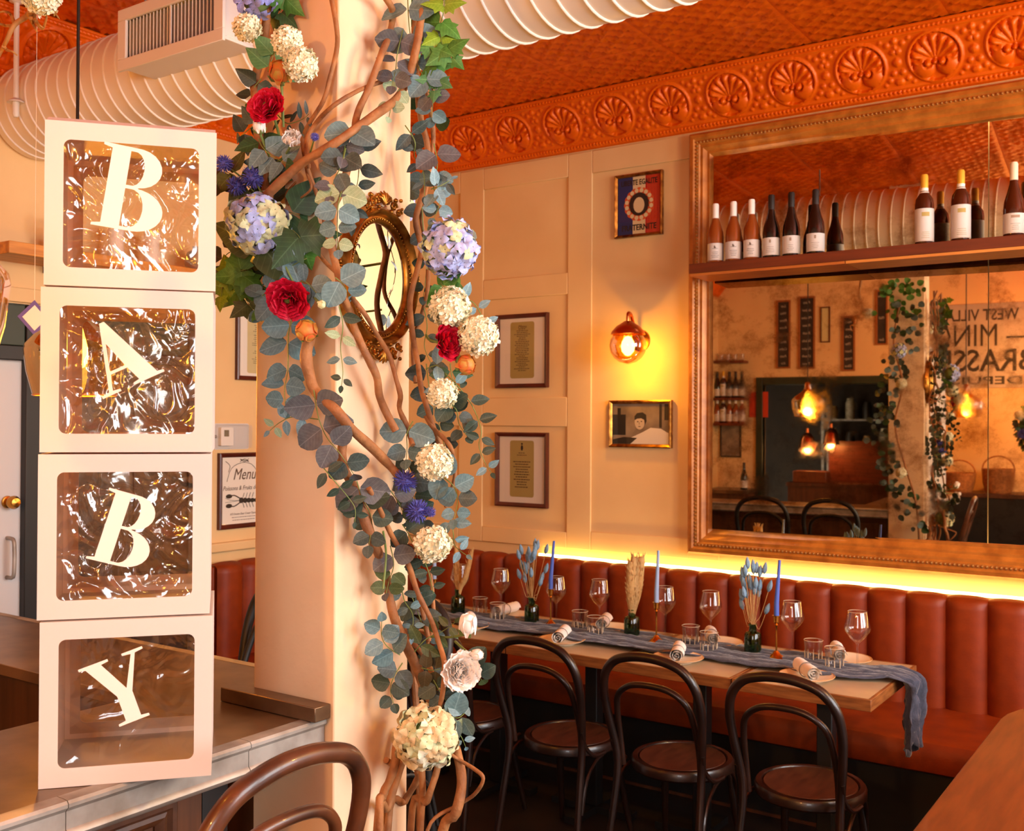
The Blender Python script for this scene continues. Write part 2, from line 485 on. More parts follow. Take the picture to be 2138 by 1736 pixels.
for k in range(-2, 20):
    o = link('cornice_panel', cme, c1)
    o.location = (-3.673 + k * PW, WY - .002, 3.21)
c2 = struct('trim_4', MB().prism([(-.03, -.005), (-.008, -.005), (.18, .255), (-.03, .255)], -WY, -BY).xf(Matrix(((1, 0, 0, LX), (0, 0, -1, 0), (0, 1, 0, 3.215), (0, 0, 0, 1)))), M_['ceil'])
for k in range(-6, 8):
    o = link('cornice_panel', cme, c2)
    o.location = (LX + .002, 2.62 + k * PW, 3.21)
    o.rotation_euler = (0, 0, pi / 2)

# --- square pillar
PX0, PX1, PY0, PY1 = -1.81, -1.56, 1.6, 1.84
pil = struct('wall_pillar', MB().box(PX0, PX1, PY0, PY1, 0, CZ + .011), M_['pillar'], bevel=.004)

# ================================================================== SPIRAL DUCT AND REGISTER
DY, DZ, DR = 2.62, 3.08, .203
d = thing('spiral_duct', 'fat white spiral duct with raised seams running under the copper ceiling', 'duct', (-4.44, DY, DZ))
path = [V((6.9 - .05 * i, 0, 0)) for i in range(139)]
MB().tube(path, DR, 64).build('pipe', M_['duct'], d, ang=50)
hp = []; run = 0; SG = 40
for i in range(len(path) - 1):
    a_, b_ = path[i], path[i + 1]; L_ = (b_ - a_).length; tt = (b_ - a_).normalized(); nn = V((0, 0, 1)).cross(tt)
    k_ = max(1, int(L_ / .078 * SG + .5))
    for j in range(k_):
        q = a_.lerp(b_, j / k_); an = 2 * pi * (run + L_ * j / k_) / .078
        hp.append(q + (nn * cos(an) + V((0, 0, 1)) * sin(an)) * (DR + .001))
    run += L_
MB().tube(hp, .0055, 6).build('spiral_seam', M_['duct'], d, ang=80)
for x in (.8, 2.3, 4.6):
    MB().tube([(x, 0, DR), (x, 0, CZ - DZ + .01)], .005, 6).build('hanger_rod', M_['zincedge'], d)
rg = thing('air_register', 'white duct register box with dark vertical slats on the spiral duct', 'vent', (-3.33, 2.3, 2.985))
MB().box(0, .555, .0, .175, 0, .012).box(0, .555, 0, .175, .188, .2).box(0, .012, 0, .175, .012, .188).box(.543, .555, 0, .175, .012, .188).build('housing', M_['white'], rg, bevel=.002)
MB().box(.0125, .5425, .06, .07, .0125, .1875).build('dark_back', M_['black'], rg)
MB().box(-.012, .567, -.012, 0, -.012, .03).box(-.012, .567, -.012, 0, .17, .212).box(-.012, .035, -.012, 0, .03, .17).box(.52, .567, -.012, 0, .03, .17).build('face_frame', M_['white'], rg, bevel=.002)
sm = MB().box(-.0018, .0018, .001, .03, .03, .17).xf(Matrix.Rotation(.5, 4, 'Z')).mesh('slat', M_['white'])
for i in range(25):
    o = link('slat', sm, rg); o.location = (.045 + i * .0194, 0, 0)
MB().box(.276, .283, -.004, .001, .03, .17).build('mullion', M_['white'], rg)

# sprinkler drop and lamp cord in front of the duct
p = hit(35, 5, 2, 3.46)
sp = thing('sprinkler_drop', 'thin white sprinkler drop pipe hanging from the ceiling before the duct', 'sprinkler', (p.x, p.y, 2.985))
MB().tube([(0, 0, .06), (0, 0, .48)], .011, 8).build('pipe', M_['white'], sp)
MB().lathe([(.012, .07), (.035, .055), (.036, .05), (.014, .055), (.014, 0), (.008, -.01), (0, -.01)], 14).build('head', M_['white'], sp)
MB().lathe([(.03, .477), (.03, .483), (.012, .47)], 14).build('escutcheon', M_['white'], sp)

# ================================================================== WALL MIRROR
AM = bpy.data.materials.new('antique_mirror'); AM.use_nodes = True
nt = AM.node_tree; N = nt.nodes; K = nt.links
p = N['Principled BSDF']; p.inputs['Metallic'].default_value = 1
tc = N.new('ShaderNodeTexCoord')
n1 = N.new('ShaderNodeTexNoise'); n1.inputs['Scale'].default_value = 4.5; n1.inputs['Detail'].default_value = 9; n1.inputs['Roughness'].default_value = .72
K.new(tc.outputs['Object'], n1.inputs[0])
cr = N.new('ShaderNodeValToRGB')
cr.color_ramp.elements[0].position = .33; cr.color_ramp.elements[0].color = lin((140, 108, 74))
cr.color_ramp.elements[1].position = .52; cr.color_ramp.elements[1].color = lin((214, 196, 166))
K.new(n1.outputs[0], cr.inputs[0]); K.new(cr.outputs[0], p.inputs['Base Color'])
r2 = N.new('ShaderNodeMapRange'); r2.inputs[1].default_value = .28; r2.inputs[2].default_value = .48; r2.inputs[3].default_value = .09; r2.inputs[4].default_value = .015
K.new(n1.outputs[0], r2.inputs[0]); K.new(r2.outputs[0], p.inputs['Roughness'])
mx0, mx1, mz0, mz1 = -2.285, .42, 1.035, 3.185
wm = thing('wall_mirror', 'huge foxed antique mirror in a gilt brown moulded frame above the banquette', 'mirror', (mx0, WY, mz0))
W_, H_ = mx1 - mx0, mz1 - mz0
prof = [(0, .001), (0, .055), (.012, .07), (.03, .074), (.04, .066), (.058, .066), (.064, .058), (.078, .06), (.088, .05), (.096, .044), (.108, .046), (.118, .034), (.13, .028), (.142, .03), (.146, .02), (.146, .001)]
def sweep_frame(parent, W_, H_, prof, m, name='frame_rail', ang=30):
    cor = [((0, 0), (1, 1)), ((W_, 0), (-1, 1)), ((W_, H_), (-1, -1)), ((0, H_), (1, -1))]
    for i in range(4):
        a, b = cor[i], cor[(i + 1) % 4]
        n = len(prof)
        vs = [(a[0][0] + a[1][0] * u, a[0][1] + a[1][1] * u, h) for u, h in prof] + [(b[0][0] + b[1][0] * u, b[0][1] + b[1][1] * u, h) for u, h in prof]
        fs = [(k, n + k, n + (k + 1) % n, (k + 1) % n) for k in range(n)] + [tuple(range(n)), tuple(reversed(range(n, 2 * n)))]
        MB().add(vs, fs).build(name, m, parent, ang=ang)
wm.rotation_euler = FACE['wall'].to_euler()
sweep_frame(wm, W_, H_, prof, M_['goldframe'])
bd = MB()
u = .049
def beads(x0, y0, x1, y1):
    L = sqrt((x1 - x0) ** 2 + (y1 - y0) ** 2); n = int(L / .019)
    for i in range(n): bd.ball((x0 + (x1 - x0) * i / n, y0 + (y1 - y0) * i / n, .067), .0075, 6, 4)
beads(u, u, W_ - u, u); beads(W_ - u, u, W_ - u, H_ - u); beads(W_ - u, H_ - u, u, H_ - u); beads(u, H_ - u, u, u)
tag(bd.build('bead_moulding', mat('worn_gold_beads', (170, 120, 60), .35, metal=.5), wm), kind='stuff')
ty = -sin(radians(2.6))
for x0, x1 in ((.14, 1.412), (1.415, 2.57)):
    g = MB().box(0, x1 - x0, .135, H_ - .135, -.004, 0)
    o = g.build('mirror_pane', AM, wm)
    o.location = (x0, 0, .066 - (x0 - .14) * sin(radians(2.6))); o.rotation_euler = (0, radians(2.6), 0)

# ================================================================== WINE SHELF ACROSS THE MIRROR
sh = thing('wine_shelf', 'long dark red-brown wine shelf crossing the mirror', 'shelf', (-2.155, 4.62, 2.414))
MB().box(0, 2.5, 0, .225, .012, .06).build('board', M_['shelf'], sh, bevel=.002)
MB().box(.004, .75, .004, .225, .0, .012).build('underside_strip', mat('orange_underside', (190, 110, 46), .4, col2=(170, 90, 34), ns=5, stretch=(1, 8, 8)), sh)  # lamp light from below is put into this brighter underside colour
MB().box(.754, 2.5, .004, .225, .0, .012).build('underside_strip', mat('pale_underside', (214, 140, 66), .4, col2=(196, 120, 50), ns=5, stretch=(1, 8, 8)), sh)  # same lit underside, painted paler towards the right

PALEINK = mat('pale_brown_ink', (160, 136, 116), .8)
def bottle(kind, label, x, y, z, rotz=0, s=1, group='wine bottles on the mirror shelf'):
    t = thing('wine_bottle', label, 'bottle', (x, y, z), group, rotz)
    if kind == 'rose':
        pr = [(0, 0), (.036, 0), (.0385, .006), (.0385, .14), (.036, .165), (.025, .2), (.0165, .225), (.014, .245), (.014, .3)]
        body, lab, cap, cz = glassM['rose'], M_['card'], M_['white'], .225
    elif kind == 'black':
        pr = [(0, 0), (.038, 0), (.0405, .006), (.0405, .13), (.037, .16), (.026, .195), (.017, .23), (.0145, .255), (.014, .31)]
        body, lab, cap, cz = glassM['black'], M_['card'], M_['black'], .225
    elif kind == 'gold':
        pr = [(0, 0), (.037, 0), (.0395, .006), (.0395, .185), (.036, .21), (.02, .235), (.0148, .25), (.014, .315)]
        body, lab, cap, cz = glassM['brown'], M_['card'], glassM['foil'], .25
    else:
        pr = [(0, 0), (.039, 0), (.042, .006), (.042, .125), (.038, .16), (.026, .2), (.017, .235), (.0145, .26), (.014, .32)]
        body, lab, cap, cz = glassM['brown'], M_['card'], glassM['pale'], .245
    pr = [(r * s, zz * s) for r, zz in pr]
    MB().lathe(pr, 20).build('glass_body', body, t)
    R = pr[2][0] + .0006; z0, z1 = (.022 * s, (.105 if kind in ('rose', 'black', 'pale') else .165) * s)
    lab_o = MB().lathe([(R - .0005, z0), (R, z0), (R, z1), (R - .0005, z1)], 20).build('label', lab, t)
    tp = pr[-1][1]; rn = .0158 * s
    MB().lathe([(rn - .001, cz * s), (rn, cz * s), (rn, tp - .004), (rn - .003, tp + .003), (0, tp + .003)], 16).build('capsule', cap, t)
    if kind == 'gold': MB().lathe([(.0205 * s, .236 * s), (.017 * s, .243 * s), (.0162 * s, .25 * s), (.0165 * s, .258 * s)], 16).build('neck_band', M_['white'], t)
    # label print: a mark and lines of small type on the cylinder, front side faces -y
    pm = MB()
    def curved(a0, a1, za, zb):
        q = [-pi / 2 + a0 + (a1 - a0) * i / 4 for i in range(5)]; r = R + .0004
        pm.add([(r * cos(a), r * sin(a), za) for a in q] + [(r * cos(a), r * sin(a), zb) for a in q], [(i, i + 1, i + 6, i + 5) for i in range(4)])
    if kind == 'rose':
        curved(-.35, .35, .078 * s, .0795 * s); curved(-.12, 0, .08 * s, .092 * s); curved(.02, .1, .08 * s, .087 * s)
    for i in range(4):
        w = .25 + .25 * rnd.random(); zz = (.036 + i * .008) * s
        curved(-w, w, zz, zz + .0016)
    if kind in ('gold', 'pale'):
        curved(-.4, .4, .13 * s if kind == 'gold' else .085 * s, (.148 if kind == 'gold' else .096) * s)
    if kind == 'black': curved(-.1, .1, .08 * s, .095 * s)
    tag(pm.build('label_print', {'gold': M_['kraft'], 'rose': M_['brownink']}.get(kind, PALEINK), lab_o), kind='stuff')
    return t
glassM = {'rose': mat('rose_wine_glass', (136, 66, 24), .06, spec=.8), 'black': mat('black_wine_glass', (14, 14, 12), .08, spec=.7),
          'brown': mat('brown_wine_glass', (60, 26, 12), .08, spec=.7), 'foil': mat('yellow_foil', (226, 180, 60), .35, metal=.3), 'pale': mat('cream_capsule', (226, 216, 190), .4)}
zs = 2.474
for k, x, lb in (('rose', -2.07, 'first white-capped rose bottle, nearest the left end of the mirror shelf'), ('rose', -1.977, 'second white-capped rose bottle, between two like it on the shelf'),
                 ('rose', -1.885, 'third white-capped rose bottle, beside the black-topped bottles'), ('black', -1.787, 'first black-topped bottle, next to the rose bottles on the shelf'),
                 ('black', -1.69, 'middle one of the three black-topped bottles on the mirror shelf'), ('black', -1.575, 'last black-topped bottle before the gap on the mirror shelf'),
                 ('gold', -1.095, 'gold-foiled bottle with tall white label just after the gap'), ('gold', -.946, 'second gold-foiled bottle, standing before the seam of the mirror'),
                 ('pale', -.739, 'cream-capped round-shouldered bottle at the cropped right end of the shelf')):
    bottle(k, lb, x, 4.74, zs, rotz=rnd.uniform(-.15, .15) + .35)

# ================================================================== WRITING
FONTC = bpy.data.curves.new('lettering', 'FONT')
FONTO = bpy.data.objects.new('lettering', FONTC)
def text(s, size, parent, m, x=0, y=0, z=0, name='lettering', shear=0, sx=1, align='CENTER', bold=0, rot=0, depth=.0004, fit=0):
    FONTC.body = s; FONTC.size = size; FONTC.shear = shear; FONTC.align_x = align; FONTC.align_y = 'CENTER'
    FONTC.extrude = depth; FONTC.offset = bold; FONTC.resolution_u = 2
    me = bpy.data.meshes.new_from_object(FONTO)
    me.name = name
    if fit:
        xs_ = [v.co.x for v in me.vertices]; sx = fit / (max(xs_) - min(xs_))
    me.transform(Matrix.Translation((x, y, z)) @ Matrix.Rotation(rot, 4, 'Z') @ Matrix.Diagonal((sx, 1, 1, 1)))
    me.materials.clear(); me.materials.append(m)
    return link(name, me, parent)
def disc(mb, cx, cy, rx, ry, z, n=20):
    return mb.prism([(cx + rx * cos(2 * pi * i / n), cy + ry * sin(2 * pi * i / n)) for i in range(n)], z, z + .0004)
def rrect(w, h, r, n=5, cx=0, cy=0):
    out = []
    for sx, sy, a0 in ((1, -1, -pi / 2), (1, 1, 0), (-1, 1, pi / 2), (-1, -1, pi)):
        for k in range(n + 1):
            a = a0 + pi / 2 * k / n
            out.append((cx + sx * (w / 2 - r) + r * cos(a), cy + sy * (h / 2 - r) + r * sin(a)))
    return out

# ================================================================== PICTURES
GLZ = glassy('picture_glazing', (255, 253, 250), .02, .01, .35)
def picture(name, label, c, w, h, face, fm, fw=.022, dep=.022, group=None, back=None):
    t = thing(name, label, 'picture', c, group, M=FACE[face])
    q = MB
    prof = [(0, 0), (0, dep), (fw * .3, dep + .003), (fw * .8, dep - .004), (fw, dep - .008), (fw, 0)]
    n0 = len(KIDS.get(t.name, []))
    sweep_frame(t, w, h, prof, fm)
    for o in KIDS[t.name][n0:]: o.location = (-w / 2, -h / 2, 0)
    MB().box(-w / 2 + fw * .5, w / 2 - fw * .5, -h / 2 + fw * .5, h / 2 - fw * .5, .001, .006).build('mat_board', back or M_['paper'], t)
    MB().add([(-w / 2 + fw * .9, -h / 2 + fw * .9, dep - .009), (w / 2 - fw * .9, -h / 2 + fw * .9, dep - .009), (w / 2 - fw * .9, h / 2 - fw * .9, dep - .009), (-w / 2 + fw * .9, h / 2 - fw * .9, dep - .009)], [(0, 1, 2, 3)]).build('glazing', GLZ, t)
    return t
def scribble(parent, m, x0, x1, y0, y1, n, hgt=.003, z=.0078, center=True, seed=0):
    r = random.Random(seed); mb = MB()
    for i in range(n):
        y = y1 - (y1 - y0) * (i + .5) / n
        w = (x1 - x0) * r.uniform(.35, .98); x = (x0 + x1) / 2 - w / 2 if center else x0
        while w > .003:
            k = min(w, r.uniform(.006, .018))
            mb.add([(x, y, z), (x + k, y, z), (x + k, y + hgt, z), (x, y + hgt, z)], [(0, 1, 2, 3)])
            x += k + .003; w -= k + .003
    return tag(mb.build('printed_lines', m, parent), kind='stuff')
# two framed menus on the long wall
t = picture('framed_menu', 'framed kraft menu in dark wood, upper of the two beside the garland', (-3.347, WY - .001, 2.113), .362, .425, 'wall', M_['darkwood'], .024)
sheet_ = MB().prism(rrect(.165, .325, .014, 4, .0, .005), .006, .0068).build('menu_sheet', M_['kraft'], t)
scribble(sheet_, M_['brownink'], -.06, .06, -.12, .13, 24, .004, seed=1)
text('Menu', .026, sheet_, M_['brownink'], 0, .14, .0072, shear=.3)
t = picture('framed_menu', 'framed kraft menu in dark wood with a small crest, lower of the two', (-3.345, WY - .001, 1.43), .362, .428, 'wall', M_['darkwood'], .024)
sheet_ = MB().prism(rrect(.165, .325, .014, 4, .0, .005), .006, .0068).build('menu_sheet', M_['kraft'], t)
scribble(sheet_, M_['brownink'], -.062, .062, -.11, .05, 11, .005, seed=2)
mb = MB(); disc(mb, 0, .125, .008, .016, .0068, 12); disc(mb, 0, .148, .006, .006, .0068, 10)
mb.build('crest', M_['ink'], sheet_)
scribble(sheet_, M_['brownink'], -.045, .045, .075, .1, 2, .004, seed=3)
# tricolour print: plain rosette stand-in with the motto lettering
RED, BLUE, CREAM, ORG = mat('poster_red', (190, 30, 26), .7), mat('poster_blue', (30, 48, 110), .7), mat('poster_cream', (236, 216, 170), .7), mat('poster_orange', (224, 96, 40), .7)
t = picture('tricolour_poster', 'small gilt-framed tricolour poster with a round rosette and lettering', (-2.5975, WY - .001, 2.868), .285, .34, 'wall', M_['gilt'], .016, back=CREAM)
a, b = .1265, .154
MB().box(-a, -.038, -b, b, .006, .0066).build('blue_band', BLUE, t)
MB().box(.038, a, -b, b, .006, .0066).build('red_band', RED, t)
mb = MB()
for k in range(9): mb.box(.05 + k * .009, .053 + k * .009, -b, b, .0066, .0069)
tag(mb.build('red_stripes', ORG, t), kind='stuff')
mb = MB()
for k in range(16):
    an = 2 * pi * k / 16; disc(mb, .07 * cos(an), .07 * sin(an) + .005, .021, .021, .007, 12)
mb.build('rosette_petals', ORG, t)
mb = MB()
for k in range(16):
    an = 2 * pi * (k + .5) / 16; disc(mb, .074 * cos(an), .074 * sin(an) + .005, .012, .012, .0076, 10)
mb.build('rosette_petals', CREAM, t)
disc(MB(), 0, .005, .058, .062, .0074, 28).build('rosette_ground', M_['ink'], t)
disc(MB(), 0, .0, .033, .042, .0082, 24).build('rosette_heart', CREAM, t)
text('LIBERTE EGALITE', .04, t, M_['ink'], 0, .122, .0074, sx=.72, bold=.0008)
text('FRATERNITE', .044, t, M_['ink'], 0, -.12, .0074, sx=.85, bold=.001)
# black and white photograph
G1, G2, G3, G4 = mat('print_grey', (150, 132, 112), .6, col2=(110, 96, 82), ns=9), mat('print_dark', (30, 24, 20), .6), mat('print_skin', (196, 178, 158), .6), mat('print_white', (226, 216, 204), .6)
t = picture('portrait_photograph', 'gilt-framed black and white photograph of a person resting on one arm', (-2.5825, WY - .001, 1.697), .372, .252, 'wall', M_['gilt'], .018, back=G1)
MB().box(-.168, -.09, -.06, .05, .006, .0066).build('dark_jacket_shape', G2, t)
MB().box(-.14, -.12, .05, .085, .006, .0066).build('hanger_shape', G2, t)
MB().box(.11, .125, -.02, .105, .006, .0064).box(.14, .166, .02, .105, .006, .0064).build('curtain_shape', G2, t)
MB().prism([(-.1, -.107), (.165, -.107), (.168, -.05), (.12, -.025), (.06, -.02), (.01, -.045), (-.06, -.075)], .0066, .0072).build('white_shirt_shape', G4, t)
MB().prism([(-.168, -.107), (-.06, -.107), (-.02, -.075), (-.1, -.07), (-.168, -.085)], .007, .0076).build('sleeve_shape', G2, t)
disc(MB(), -.005, .008, .03, .038, .0074, 24).build('face_shape', G3, t)
MB().prism([(-.034, .02), (-.036, .04), (-.02, .058), (.012, .062), (.034, .048), (.036, .015), (.026, -.006), (.022, .022), (.004, .03), (-.02, .028)], .0078, .0082).build('hair_shape', G2, t)
mb = MB(); disc(mb, -.016, .012, .005, .003, .0079, 10); disc(mb, .006, .013, .005, .003, .0079, 10); disc(mb, -.006, -.014, .008, .002, .0079, 10); mb.box(-.008, -.006, -.004, .01, .0079, .0082)
mb.build('features_shape', G2, t)
# frames on the left wall behind the pillar
t = picture('framed_menu', 'framed kraft menu on the left wall above the thermostat', (LX + .001, 3.965, 2.135), .36, .42, 'left', M_['darkwood'], .024)
sheet_ = MB().prism(rrect(.2, .34, .014, 4), .006, .0068).build('menu_sheet', mat('pale_kraft', (206, 190, 140), .8), t)
scribble(sheet_, M_['brownink'], -.07, .07, -.12, .1, 20, .003, seed=5)
text('M', .05, sheet_, M_['brownink'], -.04, .13, .0072, shear=.3)
t = picture('framed_seafood_menu', 'framed white seafood menu with a lobster drawing under the thermostat', (LX + .001, 3.85, 1.323), .36, .41, 'left', M_['darkwood'], .024)
text('Menu', .088, t, M_['brownink'], .0, .085, .0072, shear=.35, sx=.8)
text('Poissons & Fruits de Mer', .034, t, M_['brownink'], .0, .012, .0072, shear=.3, sx=.85)
text('1/2 Dozen East Coast Oysters', .016, t, M_['brownink'], .0, -.128, .0072, shear=.3)
scribble(t, M_['brownink'], -.1, .1, -.17, -.14, 2, .003, seed=6)
mb = MB()
def pt2(x, y): return (x, y, .0076)
def stroke(P, r): mb.tube([pt2(*q) for q in smooth_pts([(a_, b_, 0) for a_, b_ in P], 3) for q in [(q[0], q[1])]], r, 4)
stroke([(-.13, .16), (-.1, .135), (-.11, .1)], .0015); stroke([(.13, .16), (.1, .135), (.11, .1)], .0015)
stroke([(-.12, .05), (-.09, .12), (-.02, .15), (.05, .14), (.1, .09)], .0013)
for k in range(6): disc(mb, -.02 + k * .026, -.056 - .001 * k, .017, .016 - .0012 * k, .0072, 12)
for sy in (-1, 1):
    stroke([(-.03, -.056 + sy * .012), (-.07, -.056 + sy * .03), (-.1, -.056 + sy * .024)], .003)
    disc(mb, -.105, -.056 + sy * .026, .022, .012, .0072, 12)
    stroke([(-.03, -.056), (-.09, -.056 + sy * .004), (-.13, -.05 + sy * .012)], .001)
    for k in range(4): stroke([(-.01 + k * .022, -.056 + sy * .014), (.0 + k * .022, -.056 + sy * .04)], .0015)
stroke([(-.03, .155), (0, .17), (.03, .155), (-.03, .17), (0, .155), (.03, .17)], .0016)
tag(mb.build('lobster_drawing', M_['ink'], t), kind='stuff')
t = thing('thermostat', 'white thermostat in a clear lockable cover above the seafood menu', 'thermostat', (LX, 3.735, 1.617), M=FACE['left'])
MB().prism(rrect(.085, .1, .006, 3, -.02, 0), .0, .028).build('housing', M_['white'], t, bevel=.002)
MB().box(-.042, -.01, .0, .035, .028, .0286).build('display', mat('grey_display', (120, 110, 90), .3), t)
MB().prism(rrect(.24, .14, .012, 4, .03, 0), .0, .002).build('back_plate', M_['card'], t)
g = MB(); P = rrect(.22, .13, .014, 4, .03, 0); n = len(P)
g.add([(x, y, .002) for x, y in P] + [(x * .97 + .001, y * .95, .045) for x, y in P], [(i, (i + 1) % n, n + (i + 1) % n, n + i) for i in range(n)] + [tuple(range(n, 2 * n))])
g.build('clear_cover', GLZ, t, bevel=0)
MB().lathe([(.009, .0), (.009, .03), (0, .03)], 12).xf(Matrix.Translation((-.082, 0, .01)) @ Matrix.Rotation(-pi / 2, 4, 'Y')).build('lock', M_['zincedge'], t)

# ================================================================== SCONCE
p = hit(1337, 712, 1, WY)
t = thing('wall_sconce', 'lit amber globe wall sconce with a copper cap beside the mirror', 'lamp', (p.x, WY, p.z))
g0 = hit(1311, 722, 1, WY - .17) - V((p.x, WY, p.z))
MB().lathe([(0, .016), (.03, .014), (.056, .006), (.06, 0)], 24).xf(Matrix.Rotation(pi / 2, 4, 'X')).build('back_plate', M_['brass'], t)
arm = smooth_pts([(0, -.01, .0), (g0.x * .1, -.05, .03), (g0.x * .3, -.1, .1), (g0.x * .7, g0.y + .04, g0.z + .165), (g0.x, g0.y, g0.z + .165), (g0.x, g0.y, g0.z + .09)], 5)
MB().tube(arm, .009, 10).build('arm', M_['copper'], t)
MB().lathe([(.0, .128), (.02, .127), (.03, .12), (.062, .1), (.086, .072), (.09, .058), (.084, .058), (.06, .09), (.0, .11)], 28, g0).build('cap', M_['copper'], t)
MB().lathe([(.075, .06), (.092, .03), (.097, 0), (.09, -.036), (.072, -.064), (.045, -.085), (.0, -.097)], 28, g0).build('globe', M_['amber'], t)
MB().lathe([(.0, .05), (.016, .045), (.031, .02), (.036, -.005), (.031, -.03), (.014, -.05), (0, -.054)], 16, g0).build('bulb', M_['bulb'], t)
MB().lathe([(.014, .1), (.014, .05), (.0, .05)], 12, g0).build('socket', M_['brass'], t)
lamp('sconce_light', V((p.x, WY, p.z)) + g0 + V((0, 0, -.072)), 14, (1, .6, .1), .02)

# ================================================================== BANQUETTE AND ITS LIGHT
CW = .169
def chan(u, v):
    a = (u - .5) * 2
    zz = v
    d = .034 * (1 - abs(a) ** 3.2)
    if zz < .86: z = .46 + zz / .86 * .465; k = 1; o = 0
    else:
        th = (zz - .86) / .14 * pi / 2; z = .925 + .032 * sin(th) * (1 - .25 * abs(a) ** 3); k = cos(th); o = 1 - cos(th)
    return (a * CW / 2, -.028 - d * k + .05 * o * .9, z)
chme = MB().grid(chan, 14, 16).mesh('back_channel', M_['leather'], 70)
bq = thing('banquette', 'long tan leather banquette with channelled back along the panelled wall', 'banquette', (-4.35, 4.86, 0))
MB().box(0, 5.2, .0, .085, .3, .94).build('back_board', M_['leather'], bq, bevel=.01)
x = -3.557 - CW / 2 + 4.35 - CW * 4
k = 0
while x < 5.1:
    o = link('back_channel', chme, bq); o.location = (x, 0, 0); x += CW; k += 1
def seatf(L, y0, y1):
    mb = MB()
    pr = [(y1, .335), (y0 + .02, .335), (y0 + .004, .345), (y0, .36), (y0 - .004, .4), (y0, .435), (y0 + .015, .455), (y0 + .05, .463), (y1, .46)]
    n = len(pr)
    mb.add([(0, a, b) for a, b in pr] + [(L, a, b) for a, b in pr], [(i, (i + 1) % n, n + (i + 1) % n, n + i) for i in range(n)] + [tuple(reversed(range(n))), tuple(range(n, 2 * n))])
    return mb
seatf(5.2, -.6, .0).build('seat_cushion', M_['leather'], bq)
MB().box(0, 5.2, -.5, .08, 0.001, .334).build('base', M_['black'], bq)
MB().box(0, 5.2, -.512, -.5005, .0, .012).build('kick_strip', M_['barwood'], bq)
b2 = thing('banquette', 'short tan leather banquette along the left wall behind the pillar', 'banquette', (LX + .09, 4.2, 0), rotz=pi / 2)
# local x runs along +y world, local -y faces +x world
MB().box(-.63, .02, .0, .085, .3, .94).build('back_board', M_['leather'], b2, bevel=.01)
for k in range(4):
    o = link('back_channel', chme, b2); o.location = (-.03 - k * CW, 0, 0)
seatf(.65, -.5, .0).xf(Matrix.Translation((-.65, 0, 0))).build('seat_cushion', M_['leather'], b2)
MB().box(-.63, .0, -.42, .08, 0.001, .334).build('base', M_['black'], b2)
ls = thing('light_strip', 'glowing warm light strip along the wall behind the banquette top', 'light', (-3.2, WY - .012, .95))
MB().box(0, 4.47, -.036, -.024, .0, .014).build('glowing_tape', M_['led'], ls)
MB().box(-.004, 4.474, -.04, .0115, -.006, -.0005).build('channel', M_['zincedge'], ls)

# ================================================================== TABLES
TZ = .75
def make_table(x, label):
    t = thing('bistro_table', label, 'table', (x, 3.97, 0), 'bistro tables pushed into a row')
    w, dd = .2545, .317
    MB().box(-w + .012, w - .012, -dd + .012, dd - .012, TZ - .03, TZ).build('tabletop', M_['tabletop'], t)
    for x0, x1, y0, y1 in ((-w, w, -dd, -dd + .012), (-w, w, dd - .012, dd), (-w, -w + .012, -dd + .012, dd - .012), (w - .012, w, -dd + .012, dd - .012)):
        MB().box(x0, x1, y0, y1, TZ - .042, TZ + .0005).build('edge_band', M_['tableedge'], t, bevel=.002)
    MB().box(-.03, .03, -.03, .03, .03, TZ - .03).build('pedestal', M_['black'], t, bevel=.004)
    MB().box(-.2, .2, -.03, .03, .001, .03).box(-.03, .03, -.2, .2, .001, .03).build('base', M_['black'], t)
    return t
tx0 = -1.012 - .2575
tb = make_table(tx0, 'bistro table at the open right end of the row, under the hanging runner')
for k, lb in enumerate(('second bistro table from the right end of the row', 'third bistro table from the right end, in the middle of the row', 'fourth bistro table from the right end of the row', 'bistro table at the far left of the row behind the garland')):
    dup(tb, (tx0 - .5135 * (k + 1), 3.97, 0), label=lb)
MB().box(-.002, .002, -.0035, 0, TZ - .042, TZ + .0008).build('brass_corner', M_['brass'], tb).location = (-.2545, -.317, 0)

# runner
def runf(u, v):
    L1 = 2.6; L = L1 + .275
    s = u * L; a = v - .5
    wob = .018 * sin(s * 7) + .012 * sin(s * 17 + 1)
    fold = .009 * (1 + sin(a * 38 + 2.2 * sin(s * 5))) * .5 + .006 * (1 + sin(a * 21 + s * 11)) * .5 + .003 * (1 + sin(s * 31 + a * 9)) * .5
    fold += .006 * noise.noise(V((s * 16, a * 22, 1))) + .003 * noise.noise(V((s * 50, a * 40, 4))) + .006
    wid = .3 if s < L1 - .35 else .3 - .12 * min(1, (s - L1 + .35) / .4)
    if s < L1: return (-3.62 + s, 3.985 + a * wid + wob + max(0, s - 2.2) * .12, TZ + .003 + fold)
    q = s - L1; r = .02
    return (-3.62 + L1 + r * min(1, q / .03) + fold * 1.8 + .02 * noise.noise(V((a * 9, q * 14, 2))) + .012 * sin(a * 26 + q * 6), 3.985 + a * (wid + .03 * sin(q * 9)) + wob * .6 + .05 + .02 * sin(q * 12), TZ + .004 - max(0, q - .01) - .02 * sin(a * 17) * (q / .275) + .006)
ru = tag(MB().grid(runf, 200, 34).build('table_runner', M_['runner'], ang=80), 'crinkled blue-grey gauze runner along the tables, hanging off the right end', 'runner')
so = ru.modifiers.new('thick', 'SOLIDIFY'); so.thickness = .0022; so.offset = 1

